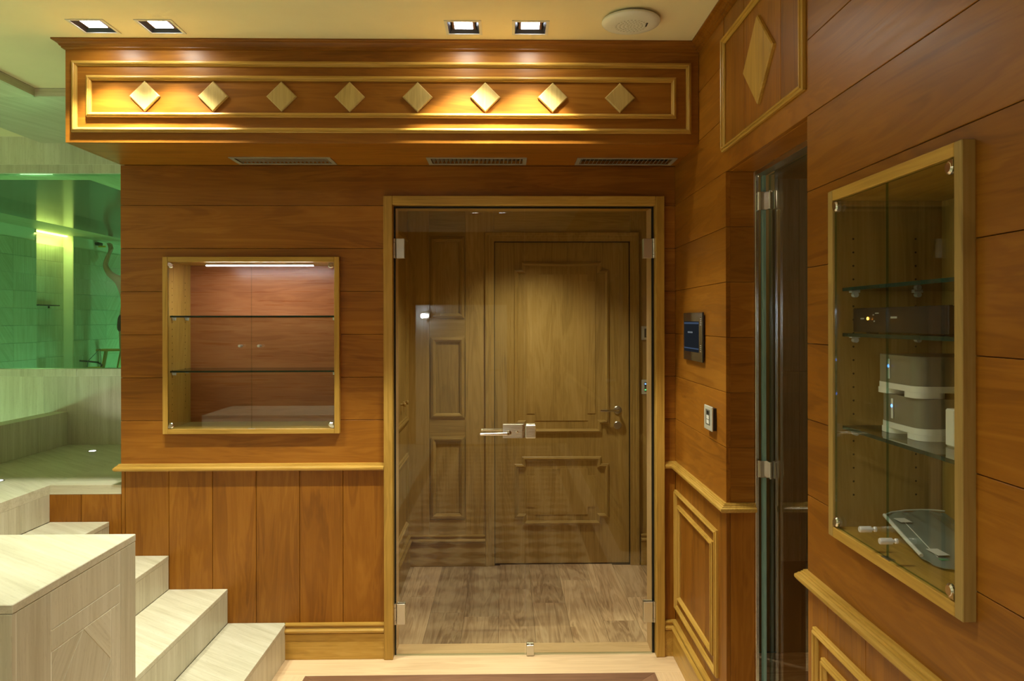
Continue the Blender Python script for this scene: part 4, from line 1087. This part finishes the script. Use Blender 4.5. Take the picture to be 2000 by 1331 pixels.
# face and hair
hc = Vector((-.06, .04, 1.70))
bm = BM(); ball(bm, hc + Vector((0, .005, .055)), .088, .92, 1.05, .80, 20)
h = obj('hair', bm, plain('dark_hair', (.02, .014, .01), .7), None, smooth=True); h.parent = per
h.location = hc + Vector((0, .012, .03))
for nm, p_, r_, sc_, mt in (('nose', (0, -.095, -.01), .014, (.8, 1.2, 1.4), SKIN), ('ear', (-.078, .01, -.01), .020, (.4, .8, 1.3), SKIN), ('ear', (.078, .01, -.01), .020, (.4, .8, 1.3), SKIN),
                          ('eye', (-.030, -.083, .018), .009, (1.2, .5, .8), plain('eye', (.6, .6, .58), .2)), ('eye', (.030, -.083, .018), .009, (1.2, .5, .8), plain('eye', (.6, .6, .58), .2)),
                          ('mouth', (0, -.086, -.045), .016, (1.3, .5, .4), plain('lips', (.3, .1, .08), .5))):
    bm = BM(); ball(bm, (0, 0, 0), r_, *sc_, 12); q = obj(nm, bm, mt, None, smooth=True); q.parent = per; q.location = hc + Vector(p_)
spts = [((0, 0, 1.02), (.152, .118)), ((0, 0, .92), (.165, .125)), ((-.092, 0, .80), (.098, .105)), ((-.105, 0, .66), (.092, .100)), ((.092, 0, .80), (.098, .105)), ((.105, 0, .66), (.092, .100))]
skin_mesh('shorts', spts, [(0, 1), (1, 2), (2, 3), (1, 4), (4, 5)], 1, CLOTH, per)
t = thing('scrubbing_brush', 'dark scrubbing brush held against the top of the wall behind the green glass', 'brush', (-6.02, 11.5, 2.72))
one('brush_block', BLACK, -6.043, -5.985, 11.34, 11.46, 2.70, 2.745, parent=t, bev=.006)
one('brush_handle', plain('yellow_plastic', (.7, .5, .03), .4), -6.03, -5.925, 11.405, 11.43, 2.675, 2.699, parent=t, bev=.004)
# stepladder
WOODL = plain('ladder_yellow', (.42, .30, .07), .5, mottled=.1)
ldr = thing('stepladder', 'yellowish stepladder the person stands on behind the green glass', 'ladder', (-5.62, 11.35, 0))
def bar(bm, a, b, w__, t__):
    d, L, Rm = frame_of(a, b); M = Matrix.Translation((Vector(a)+Vector(b))/2) @ Rm @ Matrix.Diagonal((w__, t__, L, 1))
    bmesh.ops.create_cube(bm, size=1, matrix=M)
for y in (11.15, 11.60):
    for xb, nm in ((-6.0, 'rail'), (-5.2, 'rail')):
        xt = -5.78 if xb < -5.6 else -5.55
        bm = BM(); bar(bm, (xb, y, 0), (xt, y, 1.15), .06, .025); obj(nm, bm, WOODL, ldr)
one('top_tread', WOODL, -5.84, -5.49, 10.98, 11.22, 1.15, 1.18, parent=ldr, bev=.003)
for zt_ in (.24, .485, .728):
    k_ = zt_/1.15; xl_ = -6.0+.22*k_; one('tread', WOODL, xl_-.02, xl_+.13 if zt_ < .7 else -5.37, 11.165, 11.585, zt_-.025, zt_, parent=ldr, bev=.003)
t = thing('yellow_bucket', 'small yellow bucket hanging on the stepladder behind the green glass', 'bucket', (-5.77, 11.02, .76))
bm = BM(); lathe(bm, (-5.77, 10.80, .80), (0, 0, 1), [(.07, 0), (.09, .13), (.095, .135), (.085, .13), (.066, .01)], 20); obj('pail', bm, plain('yellow_plastic', (.7, .5, .03), .4), t, smooth=True)
bm = BM(); tube(bm, [(-5.865, 10.80, .93), (-5.86, 10.82, 1.02), (-5.77, 10.965, 1.188), (-5.68, 10.82, 1.02), (-5.675, 10.80, .93)], .005, 8); obj('bucket_handle', bm, BLACK, t)
t = thing('black_hose', 'black hose hooked over the left leg of the stepladder behind the green glass', 'hose', (-5.95, 11.0, .8))
bm = BM(); tube(bm, [(-6.02, 10.9, 1.02), (-5.95, 11.0, 1.005), (-5.85, 11.05, .99), (-5.80, 11.08, .95), (-5.84, 11.08, .88), (-5.98, 11.0, .80), (-5.99, 10.95, .4), (-5.95, 10.9, .02)], .013, 8); obj('hose_tube', bm, BLACK, t, smooth=True)

# ---------------------------------------------------------------- the rest of the room, behind the camera
br = struct('wall_front', (-1.5, -2.6, 0))
one('plaster_wall', CX, -4.7, XR+.12, -2.7, -2.6, 0, 2.76, parent=br, bev=0)
wd_ = thing('stand_in_door', 'plain white door added behind the camera, mirrored as a pale patch in the glass', 'door', (-.56, -2.58, 0))  # added to stand in for the bright patch mirrored in the glass door
one('door_leaf', WALLPAINT, -1.147, .02, -2.599, -2.565, .001, 1.78, parent=wd_, bev=.002)
bm = BM(); cyl(bm, (-.08, -2.5645, .95), (-.08, -2.52, .95), .008, 12); cyl(bm, (-.08, -2.52, .95), (-.20, -2.52, .95), .008, 12); obj('handle', bm, CHROME, wd_)
wk = thing('work_lamp', 'round work lamp on the white door behind the camera', 'light', (-1.0, -2.5, 1.64))
bm = BM(); lathe(bm, (-1.0, -2.563, 1.64), (0, 1, 0), [(.03, 0), (.04, .03), (.045, .05)], 20); obj('lamp_housing', bm, WHITE, wk, smooth=True)
bm = BM(); ball(bm, (-1.0, -2.50, 1.64), .028); obj('bulb', bm, emitter('cool_bulb', (.8, .9, 1), 60), wk, smooth=True)
lamp('work_lamp_light', 'POINT', (-1.04, -2.44, 1.64), 2.5, (.75, .88, 1), .03)

for i, yy in enumerate((-1.9, -.9, .1)):  # added globes around the unseen side fill lights
    t = thing('fill_globe', 'glowing globe added as room fill on the far left stone wall, outside the picture', 'light', (-4.5, yy, 2.0), 'added fill globes on the far left wall')
    bm = BM(); lathe(bm, (-4.599, yy, 2.05), (1, 0, 0), [(.05, 0), (.05, .02), (.02, .03), (.02, .16)], 20); obj('bracket', bm, STEEL, t, smooth=True)
    bm = BM(); ball(bm, (-4.36, yy, 2.05), .085, 1, 1, 1, 20); obj('globe', bm, emitter('fill_globe_glow', (1, .97, .85), 6), t, smooth=True)
